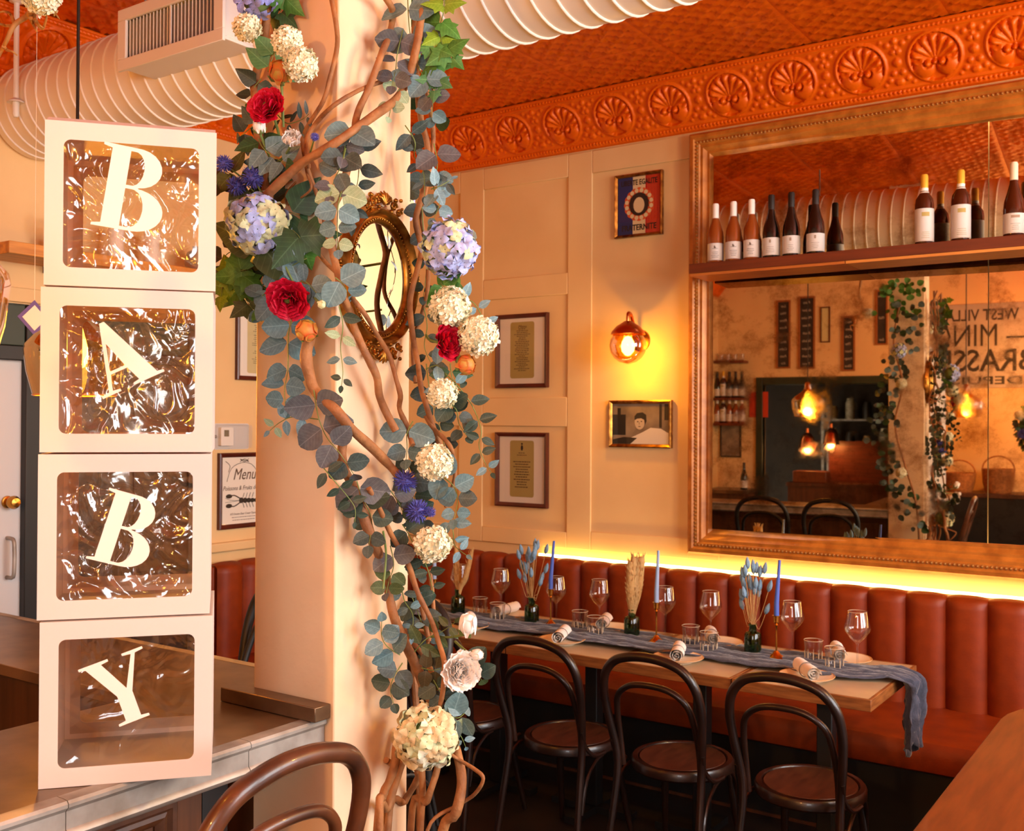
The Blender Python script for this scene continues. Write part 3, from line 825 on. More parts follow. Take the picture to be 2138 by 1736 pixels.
# ================================================================== TABLEWARE
GP = 'plates laid along the bistro tables'
def make_plate(lb):
    t = thing('plate', lb, 'plate', (0, 0, 0), 'plates along the tables')
    MB().lathe([(0, .004), (.05, .004), (.055, 0), (.06, .0), (.062, .005), (.088, .011), (.1, .017), (.1015, .0185), (.1, .02), (.085, .015), (.062, .009), (0, .009)], 36).build('dish', M_['plate'], t)
    MB().lathe([(.098, .0202), (.1005, .0212), (.1022, .0195), (.1, .018)], 36, closed=True).build('rim', mat('plate_rim', (190, 140, 84), .35) if 'plate_rim' not in bpy.data.materials else bpy.data.materials['plate_rim'], t)
    return t
def make_napkin(lb):
    t = thing('rolled_napkin', lb, 'napkin', (0, 0, 0), 'rolled napkins on the plates')
    P = []
    n = 46; R = .029
    def nf(u, v):
        a = u * 2 * pi * 2.6; r = R - .0094 * u * 2.6 + .001 * sin(v * 40 + a * 3)
        r *= 1 - .1 * math.exp(-((v - .5) / .05) ** 2)
        return (r * cos(a), (v - .5) * .17 + .003 * sin(a), r * sin(a) + R)
    MB().grid(nf, n, 18).build('cloth_roll', M_['napkin'], t, ang=80)
    MB().tube([((R * .93) * cos(a), .0, R + (R * .93) * sin(a)) for a in [2 * pi * i / 20 for i in range(20)]], .0018, 6, closed=True).build('cord', mat('grey_cord', (120, 112, 104), .8) if 'grey_cord' not in bpy.data.materials else bpy.data.materials['grey_cord'], t)
    MB().box(-.0035, .0035, -.0875, -.05, R - .002, R + .002).build('cutlery_end', M_['zincedge'], t)
    return t
def make_wine(lb):
    t = thing('wine_glass', lb, 'glass', (0, 0, 0), 'wine glasses along the tables')
    out = [(.028, .112), (.045, .135), (.05, .147), (.0485, .16), (.036, .214)]
    MB().lathe([(.004, .088), (.009, .094), (.028, .112), (.045, .135), (.05, .147), (.0485, .16), (.036, .214), (.0352, .214), (.0476, .16), (.049, .147), (.044, .136), (.027, .1135), (.006, .097), (0, .096)], 28).build('bowl', M_['glass'], t, ang=50)
    MB().lathe([(.0355, .2135), (.0365, .2145), (.0355, .2155), (.0348, .2145)], 28, closed=True).build('rim', M_['rimglass'], t)
    MB().lathe([(.0042, .008), (.0034, .03), (.0036, .075), (.0055, .09), (.0, .0945)], 12).build('stem', M_['glass'], t)
    MB().lathe([(0, .0), (.036, .0), (.0365, .0015), (.012, .006), (.004, .01)], 28).build('foot', M_['glass'], t)
    return t
M_['rimglass'] = mat('glass_rim_glint', (210, 190, 160), .15, spec=1)
def make_tumbler(lb):
    t = thing('tumbler', lb, 'glass', (0, 0, 0), 'water tumblers along the tables')
    MB().lathe([(0, 0), (.03, 0), (.033, .005), (.034, .035), (.038, .078), (.0366, .078), (.0326, .036), (.031, .01), (0, .009)], 24).build('cup', M_['glass'], t, ang=50)
    fm = MB()
    for k in range(10):
        a = 2 * pi * k / 10; fm.tube([(.0342 * cos(a), .0342 * sin(a), .006), (.0352 * cos(a), .0352 * sin(a), .034)], .0018, 5)
    fm.build('cut_facets', M_['rimglass'], t)
    MB().lathe([(.0368, .0775), (.0385, .0788), (.0368, .08), (.036, .0788)], 24, closed=True).build('rim', M_['rimglass'], t)
    return t
pz = TZ + .001; rz = TZ + .012
near = [(-1.29, 3.8), (-1.81, 3.795), (-2.365, 3.81), (-2.88, 3.82), (-3.4, 3.82)]
far = [(-1.26, 4.175), (-1.80, 4.17), (-2.33, 4.17), (-2.87, 4.16), (-3.45, 4.17)]
wn = ['first', 'second', 'third', 'fourth', 'fifth']
pl = None; nk = None
for row, pts in (('near', near), ('wall', far)):
    for i, (x, y) in enumerate(pts):
        lb = 'stoneware plate, %s from the open table end, %s' % (wn[i], 'on the chair side' if row == 'near' else 'on the banquette side')
        nb = 'white rolled napkin, %s from the open table end, %s' % (wn[i], 'on the chair side' if row == 'near' else 'on the banquette side')
        if pl is None: pl = make_plate(lb); o = pl
        else: o = dup(pl, label=lb)
        o.location = (x, y, pz)
        if nk is None: nk = make_napkin(nb); q = nk
        else: q = dup(nk, label=nb)
        q.location = (x + (.0 if row == 'near' else -.03), y - .005, pz + .0095); q.rotation_euler = (0, 0, ([.66, .38, .36, .5, .4] if row == 'near' else [.4, .5, .36, .0, .3])[i])
wine = [(-1.183, 4.069, 'on the runner end'), (-1.488, 4.2, 'behind the brass candlestick at the right'), (-1.868, 4.24, 'by the second napkin on the wall side'), (-2.085, 4.235, 'just right of the pale candle'),
        (-2.427, 4.24, 'before the third napkin on the wall side'), (-2.64, 4.2, 'just right of the left blue candle'), (-3.0, 4.25, 'left of the blue bunny-tail vase'), (-3.257, 4.25, 'beside the cream pampas vase at the left')]
wg = None
for i, (x, y, s) in enumerate(wine):
    lb = 'tall stemmed wine glass ' + s
    if wg is None: wg = make_wine(lb); o = wg
    else: o = dup(wg, label=lb)
    zz = pz
    o.location = (x, y, rz if abs(y - 4.0) < .16 else pz)
tum = [(-1.362, 4.09), (-1.25, 4.0), (-1.883, 4.07), (-1.765, 3.99), (-2.44, 4.085), (-2.315, 4.01), (-3.017, 4.1), (-2.862, 4.03)]
tg = None
for i, (x, y) in enumerate(tum):
    lb = 'faceted water tumbler, %s one of the %s pair from the open table end' % (('wall-side', 'chair-side')[i % 2], wn[i // 2])
    if tg is None: tg = make_tumbler(lb); o = tg
    else: o = dup(tg, label=lb)
    o.location = (x, y, rz)

def make_vase(lb, x, y, kind, seed):
    r = random.Random(seed)
    t = thing('bud_vase', lb, 'vase', (x, y, rz), 'green glass bud vases on the runner')
    MB().lathe([(0, .0), (.03, .0), (.034, .004), (.0345, .03), (.034, .075), (.03, .084), (.016, .09), (.0145, .11), (.0175, .115), (.0175, .12), (.013, .12), (.012, .092), (.028, .08), (.031, .01), (0, .008)], 20).build('bottle', M_['greenglass'], t)
    if kind == 'bunny':
        for k in range(24):
            an = r.uniform(0, 2 * pi); sp = r.uniform(.012, .072) if k else 0; h = r.uniform(.2, .36) - sp * .5
            e = V((sp * cos(an), sp * sin(an), h)); st = [(0.004 * cos(an), .004 * sin(an), .02), (e.x * .15, e.y * .15, .12), (e.x * .5, e.y * .5, h * .6), tuple(e)]
            st = smooth_pts(st, 3)
            s = MB().tube(st, .0012, 5).build('stalk', M_['straw'], t)
            dirv = (st[-1] - st[-3]).normalized(); M = Matrix.Translation(e) @ dirv.to_track_quat('Z', 'Y').to_matrix().to_4x4()
            hm = MB().lathe([(0, -.004), (.007, .004), (.0105, .014), (.0098, .028), (.005, .042), (0, .05)], 8).xf(M)
            hm.build('bunny_tail', M_['bunny'], t)
    else:
        for k in range(4 if kind == 'pampas' else 3):
            if kind == 'pampas': e = V(((k - 1.5) * .012 + .02, (k - 1.5) * .012, .33 + .02 * (k % 2)))
            else: e = V(((-.03, .09, .0)[k], (.02, -.01, .01)[k], (.33, .31, .22)[k]))
            st = smooth_pts([(0, 0, .02), (e.x * .15, e.y * .15, .12), (e.x * .55, e.y * .55, e.z * .6), tuple(e)], 6)
            MB().tube(st, .0015, 5).build('stalk', M_['straw'], t)
            pm = MB(); m = len(st); a0 = int(m * .25)
            seg = st[a0:]
            rad = [.014 * sin(pi * min(1, (i + .8) / len(seg) * .9)) ** .6 + .002 for i in range(len(seg))]
            rad = [q * (1.4 if kind == 'pampas' else .9) for q in rad]
            pm.tube(seg, rad, 9)
            for q in range(90):
                i = r.randrange(len(seg)); an = r.uniform(0, 2 * pi); b0 = seg[i]; rr_ = rad[i]
                o_ = V((cos(an), sin(an), .0)) * rr_
                pm.tube([b0 + o_ * .8, b0 + o_ * 1.1 + V((0, 0, .012)), b0 + o_ * 1.3 + V((0, 0, .022))], [.0022, .0016, .0004], 4)
            tag(pm.build('plume', M_['straw'], t, ang=80), kind='stuff')
make_vase('green bud vase of blue bunny-tail grass by the second blue candle', -1.603, 4.06, 'bunny', 1)
make_vase('green bud vase with a sheaf of cream pampas grass', -2.165, 4.07, 'pampas', 2)
make_vase('green bud vase of blue bunny-tail grass nearer the garland', -2.684, 4.055, 'bunny', 3)
make_vase('dark green bud vase with three splayed cream plumes beside the garland', -3.109, 4.042, 'splay', 4)
def candle(lb, x, y, m, h=.235, lean=0):
    t = thing('candlestick', lb, 'candlestick', (x, y, rz), 'brass candlesticks on the runner')
    MB().lathe([(0, 0), (.038, .0), (.039, .003), (.03, .008), (.016, .018), (.008, .03), (.0, .032)], 20).build('foot', M_['brass'], t)
    MB().lathe([(.0, .025), (.0038, .028), (.0035, .1), (.0035, .128), (.0075, .133), (.0035, .138), (.0, .14)], 12).build('stem', M_['brass'], t)
    MB().lathe([(.004, .137), (.012, .145), (.0135, .168), (.017, .17), (.017, .172), (.0115, .172), (.011, .15), (0, .148)], 16).build('cup', M_['brass'], t)
    return t, tag(MB().tube([(0, 0, 0), (0.0, 0, h * .3), (lean, 0, h)], [.0105, .0098, .0055], 12).build('taper_candle', m), 'slim %s taper candle %s' % (('blue' if m is M_['candle_blue'] else 'pale blue'), lb.split('candlestick ')[1]), 'candle', 'taper candles on the runner')
for lb, x, y, m, ln in (('slender brass candlestick right of the blue bunny-tail vase', -1.492, 4.03, M_['candle_blue'], .012), ('slender brass candlestick right of the cream pampas vase', -2.02, 4.02, M_['candle_pale'], .008),
                        ('slender brass candlestick just left of the middle wine glass', -2.576, 4.05, M_['candle_blue'], .016), ('slender brass candlestick at the left end behind the garland', -3.2, 3.97, M_['candle_pale'], 0)):
    t, c = candle(lb, x, y, m, .245, ln)
    c.location = (x, y, rz + .1485)
# rounded oak table at the lower right
t = thing('oak_table', 'orange oak table with a rounded corner at the lower right', 'table', (0, 2.6, 0))
def rt(x, y, r):
    return r
P = []
for sx, sy, a0 in ((1, -1, -pi / 2), (1, 1, 0), (-1, 1, pi / 2), (-1, -1, pi)):
    for k in range(9):
        a = a0 + pi / 2 * k / 8; P.append((sx * (.64 - .42) + .42 * cos(a), sy * (1.36 - .42) + .42 * sin(a)))
P = [(x + .03, y + .13) for x, y in P]
MB().prism(P, .715, .75).build('tabletop', M_['oak'], t, bevel=.004)
MB().lathe([(.04, .02), (.04, .7)], 16, (.05, -.5, 0)).build('pedestal', M_['black'], t)
MB().lathe([(.04, .02), (.04, .7)], 16, (.05, .7, 0)).build('pedestal', M_['black'], t)
MB().lathe([(.25, .001), (.25, .012), (.05, .03)], 24, (.05, -.5, 0)).build('base', M_['black'], t)
MB().lathe([(.25, .001), (.25, .012), (.05, .03)], 24, (.05, .7, 0)).build('base', M_['black'], t)

# ================================================================== BENTWOOD CHAIRS AND STOOLS
def seat_unit(name, label, cat, group, lift=0, wd=1.0, m=None, seatm=None, th=1.0):
    m = m or M_['chair']; seatm = seatm or M_['chair_seat']
    t = thing(name, label, cat, (0, 0, 0), group)
    L = lift; zs_ = .46 + L
    half = [(.2, -.275, 0), (.186, -.235, zs_ * .5), (.178, -.2, zs_), (.197, -.235, zs_ + .17), (.203, -.262, zs_ + .27), (.187, -.282, zs_ + .345), (.14, -.294, zs_ + .398), (.07, -.299, zs_ + .421), (0, -.3, zs_ + .427)]
    P = half + [(-x, y, z) for x, y, z in reversed(half[:-1])]
    P = smooth_pts([(x * wd, y, z) for x, y, z in P], 5)
    n = len(P)
    MB().tube(P, [(.0135 + .004 * sin(pi * i / (n - 1))) * th for i in range(n)], 10).build('outer_hoop', m, t)
    half = [(.166, -.178, zs_ - .01), (.168, -.2, zs_ + .1), (.162, -.232, zs_ + .2), (.144, -.256, zs_ + .268), (.085, -.272, zs_ + .311), (0, -.276, zs_ + .322)]
    P = smooth_pts([(x * wd, y, z) for x, y, z in half + [(-x, y, z) for x, y, z in reversed(half[:-1])]], 5)
    MB().tube(P, .0115 * th, 10).build('inner_hoop', m, t)
    sc = Matrix.Diagonal((wd, 1, 1, 1))
    MB().lathe([(0, zs_ - .008), (.12, zs_ - .004), (.168, zs_ + .001), (.172, zs_ - .006), (0, zs_ - .02)], 36).xf(sc).build('seat', seatm, t)
    MB().lathe([(.173, zs_ - .004), (.178, zs_ + .003), (.196, zs_ + .002), (.203, zs_ - .008), (.203, zs_ - .03), (.195, zs_ - .038), (.173, zs_ - .034)], 36, closed=True).xf(sc).build('seat_ring', m, t)
    for s in (-1, 1):
        MB().tube(smooth_pts([(s * .145 * wd, .13, zs_ - .03), (s * .155 * wd, .15, zs_ * .55), (s * .18 * wd, .205, 0)], 4), [.0165, .0165, .016, .0155, .015, .014, .013, .012, .011], 10).build('leg', m, t)
        MB().tube(smooth_pts([(s * .192 * wd, -.222, zs_ + .09), (s * .19 * wd, -.195, zs_ + .03), (s * .203 * wd, -.15, zs_ - .014), (s * .212 * wd, -.08, zs_ - .018)], 4), .0085, 8).build('side_bracket', m, t)
        # quarter-round braces from the legs up to the seat ring
        MB().tube(smooth_pts([(s * .197 * wd, -.228, zs_ - .22), (s * .196 * wd, -.19, zs_ - .1), (s * .195 * wd, -.12, zs_ - .045), (s * .19 * wd, -.06, zs_ - .036)], 4), .007, 8).build('brace', m, t)
        MB().tube(smooth_pts([(s * .16 * wd, .16, zs_ - .24), (s * .168 * wd, .13, zs_ - .11), (s * .18 * wd, .07, zs_ - .048), (s * .188 * wd, .02, zs_ - .036)], 4), .007, 8).build('brace', m, t)
    if lift > .1:
        z = .3
        MB().tube([(.185 * wd * cos(a) * 1.05, -.035 + .225 * sin(a), z) for a in [2 * pi * i / 32 for i in range(32)]], .009, 8, closed=True).build('foot_ring', m, t)
    return t
ch = seat_unit('bentwood_chair', 'dark bentwood chair at the open right end of the table row', 'chair', 'bentwood chairs along the tables', -.018, .94)
ch.location = (-1.21, 3.605, 0)
dup(ch, (-1.7, 3.605, 0), label='dark bentwood chair, middle of the three seen whole along the tables')
dup(ch, (-2.19, 3.605, 0), label='dark bentwood chair just right of the garland, left of the three seen whole')
dup(ch, (-2.72, 3.605, 0), label='dark bentwood chair mostly hidden behind the foot of the garland')
st = seat_unit('bar_stool', 'brown bentwood bar stool in the foreground at the zinc bar', 'stool', 'bentwood bar stools', .25, .93, M_['stoolwood'], th=1.05)
st.location = (-1.577, 1.225, -.0); st.rotation_euler = (0, 0, pi / 2)
s2 = seat_unit('bar_stool', 'black bentwood stool beyond the bar, its hoop just left of the pillar', 'stool', 'bentwood bar stools', .275, .93, M_['black'], M_['black'])
s2.location = (-2.1, 2.17, 0); s2.rotation_euler = (0, 0, pi)
dup(s2, (-2.59, 2.17, 0), rotz=pi, label='black bentwood stool behind the bar, the farther of the two there')

# ================================================================== BAR
bar = thing('zinc_bar', 'L-shaped bar with a moulded zinc top and brown panelled front', 'bar', (-1.8, .5, 0))
def wp(mb): return mb.xf(Matrix.Translation((1.8, -.5, 0)))
BX, BI, FY0, FY1, BZ = -1.58, -2.05, 1.46, 1.85, 1.07
wp(MB().prism([(BX - .012, -.6), (BX - .012, 1.598), (PX0 - .002, 1.598), (PX0 - .002, FY1 - .012), (-4.3, FY1 - .012), (-4.3, FY0), (BI, FY0), (BI, -.6)], BZ - .03, BZ)).build('counter_top', M_['zinc'], bar, bevel=.002)
eprof = [(0, 0), (.01, -.001), (.0135, -.006), (.0135, -.012), (.009, -.016), (.006, -.02), (.006, -.05), (.01, -.054), (.012, -.06), (.009, -.066), (.004, -.07), (-.02, -.07), (-.02, 0)]
def edge(a, b, n, name='edge_moulding'):
    a, b, n = V(a), V(b), V(n); m = len(eprof)
    vs = [tuple(a + n * (u - .012) + V((0, 0, BZ + z + .0006))) for u, z in eprof] + [tuple(b + n * (u - .012) + V((0, 0, BZ + z + .0006))) for u, z in eprof]
    fs = [(i, (i + 1) % m, m + (i + 1) % m, m + i) for i in range(m)] + [tuple(range(m)), tuple(reversed(range(m, 2 * m)))]
    wp(MB().add(vs, fs)).build(name, M_['zincedge'], bar, ang=30)
for y0, y1 in ((-.6, 1.0), (1.0015, 1.39), (1.3915, 1.598)): edge((BX, y0, 0), (BX, y1, 0), (1, 0, 0))
for x0, x1 in ((-4.3, -3.0), (-2.999, PX0 - .003)): edge((x0, FY1, 0), (x1, FY1, 0), (0, 1, 0))
edge((BX - .01, 1.598, 0), (PX0 + .26, 1.598, 0), (0, 1, 0)) if False else None
wp(MB().box(PX0 - .055, BX + .012, 1.552, 1.597, BZ + .0005, BZ + .032)).build('upstand', M_['zinc'], bar, bevel=.002)
wp(MB().box(-1.84, -1.8, -.6, 1.45, 0, 1.0)).build('front_panel', M_['barwood'], bar)
wp(MB().box(-4.3, -1.84, 1.68, 1.72, 0, 1.0)).build('front_panel', M_['barwood'], bar)
wp(MB().box(-1.8, -1.77, -.6, 1.45, .96, 1.0)).build('apron', M_['barwood'], bar, bevel=.006)
def mould(x, y0, y1, z0, z1):
    prof = [(0, 0), (0, .012), (.008, .02), (.018, .02), (.026, .012), (.034, .016), (.042, .012), (.05, .004), (.05, 0)]
    n0 = len(KIDS.get(bar.name, []))
    sweep_frame(bar, y1 - y0, z1 - z0, prof, M_['barwood'], 'panel_moulding')
    for o in KIDS[bar.name][n0:]:
        o.location = (x + 1.8, y0 - .5, z0); o.rotation_euler = FACE['left'].to_euler()
for y0 in (-.5, .15, .8): mould(-1.8, y0, y0 + .58, .16, .925)
for z in (.2, .4, .6, .78):
    wp(MB().box(-4.3, -1.9, 1.7202, 1.728, z + .004, z + .175)).build('front_board', M_['barwood'], bar, bevel=.003)
wp(MB().box(-1.84, -1.8, 1.452, 1.52, 0, 1.0)).build('corner_post', M_['black'], bar)
wp(MB().box(-2.55, -1.85, -.6, 1.44, .74, .78)).build('work_shelf', M_['barwood'], bar)
wp(MB().box(-4.3, -1.85, 1.0, 1.45, .74, .779)).build('work_shelf', M_['barwood'], bar)
wp(MB().box(-2.05, -2.01, -.6, 1.45, .8, 1.039)).build('inner_fascia', M_['barwood'], bar)

# ================================================================== LETTER BOXES
BW_, BD_, BH_ = .283, .283, .2835
BYAW = radians(50)
def panel_with_window(w, h, win, r, th):
    """rectangle w x h (origin lower left, x-z plane) with a rounded window win = (x0, x1, z0, z1)"""
    cx, cz = (win[0] + win[1]) / 2, (win[2] + win[3]) / 2
    inn = rrect(win[1] - win[0], win[3] - win[2], r, 5, cx, cz)
    out = []
    for x, z in inn:
        dx, dz = x - cx, z - cz
        k = min(((w - cx) / dx if dx > 1e-6 else 1e9), (-cx / dx if dx < -1e-6 else 1e9), ((h - cz) / dz if dz > 1e-6 else 1e9), (-cz / dz if dz < -1e-6 else 1e9))
        out.append((cx + dx * k, cz + dz * k))
    # snap outer corner points
    for c in ((0, 0), (w, 0), (0, h), (w, h)):
        i = min(range(len(out)), key=lambda q: (out[q][0] - c[0]) ** 2 + (out[q][1] - c[1]) ** 2); out[i] = c
    n = len(inn)
    vs = [(x, 0, z) for x, z in inn] + [(x, 0, z) for x, z in out] + [(x, th, z) for x, z in inn] + [(x, th, z) for x, z in out]
    fs = []
    for i in range(n):
        j = (i + 1) % n
        fs += [(i, j, n + j, n + i), (2 * n + i, 3 * n + i, 3 * n + j, 2 * n + j), (i, 2 * n + i, 2 * n + j, j), (n + i, n + j, 3 * n + j, 3 * n + i)]
    return MB().add(vs, fs)
def arc(cx, cy, rx, ry, a0, a1, n=8):
    return [(cx + rx * cos(radians(a0 + (a1 - a0) * i / n)), cy + ry * sin(radians(a0 + (a1 - a0) * i / n))) for i in range(n + 1)]
GLYPH = {
 'B': [[(0, 0), (0, .03), (.1, .05), (.1, .95), (0, .97), (0, 1), (.42, 1)] + arc(.42, .765, .27, .235, 85, -85, 10) + [(.46, .52)] + arc(.44, .265, .33, .255, 80, -90, 12),
       [(.31, .955), (.37, .955)] + arc(.37, .75, .12, .205, 80, -80, 8) + [(.31, .545)], [(.31, .505), (.39, .505)] + arc(.39, .275, .15, .23, 80, -80, 8) + [(.31, .045)]],
 'A': [[(0, 0), (.28, 0), (.28, .035), (.175, .05), (.245, .27), (.5, .27), (.575, .05), (.48, .035), (.48, 0), (.94, 0), (.94, .035), (.85, .05), (.5, 1), (.43, 1), (.115, .05), (0, .035)],
       [(.258, .315), (.487, .315), (.385, .7)]],
 'Y': [[(0, 1), (0, .965), (.09, .95), (.37, .43), (.37, .05), (.26, .035), (.26, 0), (.7, 0), (.7, .035), (.59, .05), (.59, .43), (.8, .95), (.92, .965), (.92, 1), (.62, 1), (.62, .965), (.74, .95), (.53, .5), (.31, .95), (.42, .965), (.42, 1)]]}
def glyph(ch_, h, parent, m, M):
    c = bpy.data.curves.new('letter', 'CURVE'); c.dimensions = '2D'; c.fill_mode = 'BOTH'; c.extrude = .0006
    for lp in GLYPH[ch_]:
        s = c.splines.new('POLY'); s.points.add(len(lp) - 1); s.use_cyclic_u = True
        for q, (x, y) in zip(s.points, lp): q.co = (x * h, y * h, 0, 1)
    o = bpy.data.objects.new('letter', c)
    me = bpy.data.meshes.new_from_object(o); me.name = 'letter'
    me.transform(M); me.materials.clear(); me.materials.append(m)
    return link('letter', me, parent)
BO = V((-1.668, 1.001, BZ + .0008)); bx_ = V((cos(BYAW), sin(BYAW), 0)); by_ = V((-sin(BYAW), cos(BYAW), 0))
specs = [('Y', 'bottom white window box with the letter Y standing on the zinc bar', 0, 0, 19, (.1, .087), .119, .003),
         ('B', 'third white window box down with the letter B on loosely wrinkled film', -.005, .002, -17, (.077, .104), .127, .013),
         ('A', 'second white window box down with the letter A on heavily crumpled film', -.003, .001, 26.5, (.101, .092), .12, .021),
         ('B', 'topmost white window box with the letter B and an open flap', .001, .003, -8.5, (.074, .108), .147, .014)]
for k, (L_, lb, dx, dy, rot, (lx, lz), lh, wr) in enumerate(specs):
    z = k * (BH_ + .0035)
    t = thing('letter_box', lb, 'box', BO + bx_ * dx + by_ * dy + V((0, 0, z)), 'stacked letter boxes', BYAW + (0, .004, -.006, .012)[k])
    w, dp, h = BW_, BD_, BH_
    win = (.03, w - .03, .032, h - .031)
    panel_with_window(w, h, win, .012, .0016).build('front_panel', M_['card'], t)
    panel_with_window(w - .004, h, (win[0] - .002, win[1] - .002, win[2], win[3]), .012, .0016).xf(Matrix.Translation((.002, dp - .0016, 0))).build('back_panel', M_['card'], t)
    MB().box(0, .0016, .0016, dp, 0, h).build('side_panel', M_['card'], t)
    MB().box(w - .0016, w, .0016, dp, 0, h).build('side_panel', M_['card'], t)
    MB().box(.0016, w - .0016, .0016, dp - .0016, 0, .0016).build('bottom_panel', M_['card'], t)
    MB().box(.0016, w - .0016, .0016, dp - .0016, h - .0016, h).build('top_panel', M_['card'], t)
    MB().box(.09, .19, .04, .0415, .0017, .004).xf(Matrix.Rotation(.0, 4, 'X')).build('tuck_flap', M_['card'], t)
    if k == 3:
        MB().box(.002, w - .002, 0, .0016, 0, .03).xf(Matrix.Translation((0, .0016, h + .0006)) @ Matrix.Rotation(-1.15, 4, 'X')).build('top_flap', M_['card'], t)
    sd = k * 7.3
    def film(u, v):
        x, zz = .012 + u * (w - .024), .012 + v * (h - .024)
        e = min(u, v, 1 - u, 1 - v) * 6; e = max(0, min(1, e - .3))
        q = V((x * 14 + sd, zz * 14, sd)); q += V((noise.noise(q * 1.2), noise.noise(q * 1.2 + V((9, 0, 0))), 0)) * 1.1
        d_ = 1 - abs(noise.noise(q)); d2 = 1 - abs(noise.noise(V((q.x * 2.2 + q.y, q.y * 1.1, 5))))
        return (x, .003 + wr * .75 + e * wr * (.9 * (d_ ** 3 - .5) + .5 * (d2 ** 4 - .5)) + .006 * e, zz)
    MB().grid(film, 84, 84).build('window_film', M_['film'] if k else M_['film_flat'], t, ang=180)
    MB().box(.012, w - .012, dp - .004, dp - .0035, .012, h - .012).build('back_film', M_['film'], t)
    glyph(L_, lh, t, M_['letter'], Matrix.Translation((lx, .0005, lz)) @ Matrix.Rotation(pi / 2, 4, 'X') @ Matrix.Rotation(radians(rot), 4, 'Z'))

# ================================================================== AMBER PENDANTS
def pendant(label, x, y, z, first=None, power=28):
    if first is not None: t = dup(first, (x, y, z), label=label)
    else:
        t = thing('pendant_lamp', label, 'lamp', (x, y, z), 'amber glass pendants over the bar')
        MB().tube([(0, 0, .27), (0, 0, CZ - z)], .0042, 8).build('cord', M_['black'], t)
        sock = MB().lathe([(.0, .275), (.012, .272), (.02, .26), (.02, .2), (.014, .195), (0, .195)], 16).build('socket', M_['brass'], t)
        MB().lathe([(.024, .25), (.026, .215), (.05, .19), (.1, .155), (.122, .13), (.125, .115), (.118, .06), (.102, .0)], 36).build('glass_shade', M_['amber'], t)
        MB().tube([(.102 * cos(a), .102 * sin(a), 0) for a in [2 * pi * i / 36 for i in range(36)]], .0022, 6, closed=True).build('shade_rim', mat('amber_rim', (226, 150, 60), .15), t)
        MB().lathe([(.0, .195), (.013, .19), (.02, .165), (.03, .125), (.031, .1), (.024, .075), (.0, .063)], 16).build('bulb', M_['bulb'], sock)
    lamp('pendant_light', (x, y, z + .035), power, (1, .56, .17), .025)
    return t
pa = pendant('amber glass pendant hanging on a black cord behind the letter boxes', -2.47, 1.575, 1.765, None, 45)
pendant('amber glass pendant over the bar, cropped by the left edge of the view', -1.4, .65, 1.765, pa, 4)

for _l, lb in zip(FILL_LAMPS, ('amber glass pendant near the kitchen wall behind the bar stools', 'amber glass pendant over the oak table end nearest the kitchen', 'amber glass pendant over the oak table end nearest the banquette')):  # shades added around the unseen fill lamps
    _p = dup(pa, (_l[0], _l[1], _l[2] + .07), label=lb)
    for _o in KIDS[_p.name]:
        if _o.name.startswith('cord'):
            _o.scale = (1, 1, (CZ - _l[2] - .07) / (CZ - 1.765))

# ================================================================== GARLAND
KX, KD = [430, 535, 703, 848, 1045], [2.38, 2.34, 2.2, 2.39, 2.36]
def gdep(px):
    if px <= KX[0]: return KD[0]
    for i in range(4):
        if px <= KX[i + 1]: return KD[i] + (KD[i + 1] - KD[i]) * (px - KX[i]) / (KX[i + 1] - KX[i])
    return KD[-1]
def G(px, py, off=.06): return at(px, py, gdep(px) - off)
PXM = 2.25 / FL                                                  # metres per pixel at the garland
# ---- vines
def vine(label, P, r, off=.05, name='vine_branch', m=None, knots=True):
    n = len(P); sd = rnd.random() * 50
    offs = [off + .015 * sin(i * 1.7 + sd) for i in range(n)]
    W3 = smooth_pts([G(x, y, o) if len(q) == 2 else at(q[0], q[1], q[2]) for q, o in zip(P, offs) for x, y in [q[:2]]], 5)
    if hasattr(r, '__len__'): rr_ = [(r[0] + (r[1] - r[0]) * i / (len(W3) - 1)) * PXM for i in range(len(W3))]
    else: rr_ = [r * PXM] * len(W3)
    rr_ = [q * (1 + .16 * noise.noise(V((i * .35, sd, 0)))) for i, q in enumerate(rr_)]
    b = W3[0]
    o = MB().tube([p - b for p in W3], rr_, 10).build(name, m or M_['vine'], ang=75)
    o.location = b
    tag(o, label, 'branch', 'twisted willow branches on the pillar')
    return o
FLR = lambda x, d=2.28: (x, 883 + 1.69 / d * FL, d)
vine('thick twisted branch crossing from the pillar top down past the oval mirror', [(785, -30), (813, 7), (820, 31), (813, 73), (796, 114), (772, 180), (751, 225), (742, 256), (741, 280), (730, 332), (716, 387), (697, 432), (686, 477), (694, 525), (708, 580), (716, 619), (730, 650), (741, 688), (761, 733), (786, 785), (792, 826), (806, 861), (827, 900)], (7, 8.5), .07)
vine('straight branch slanting from upper right to the blue hydrangea at left', [(890, -30), (877, 52), (868, 104), (851, 166), (827, 207), (786, 238), (744, 268), (692, 304), (633, 339), (589, 377), (547, 418)], (8, 10), .11)
vine('thin branch waving down the tan side of the pillar', [(686, -30), (701, 45), (704, 97), (689, 162), (675, 211), (647, 256), (632, 290), (636, 325), (640, 345), (652, 380), (665, 415), (675, 449), (677, 484), (661, 518), (678, 546), (706, 572)], 4.6, .03)
vine('thin branch arching across the pillar corner under the top foliage', [(804, 168), (770, 180), (741, 193), (696, 221), (661, 256), (641, 290), (641, 325), (645, 350)], 4.6, .05)
vine('little looped twig left of the pillar corner', [(636, 330), (640, 360), (650, 392), (630, 412), (602, 428), (598, 405), (618, 380)], 2.4, .04)
vine('thick branch behind the flowers of the upper left strand', [(560, -30), (556, 45), (544, 121), (532, 173), (538, 242), (542, 311), (556, 380), (552, 432), (556, 490), (585, 540), (620, 610), (647, 702)], (9, 12), .05)
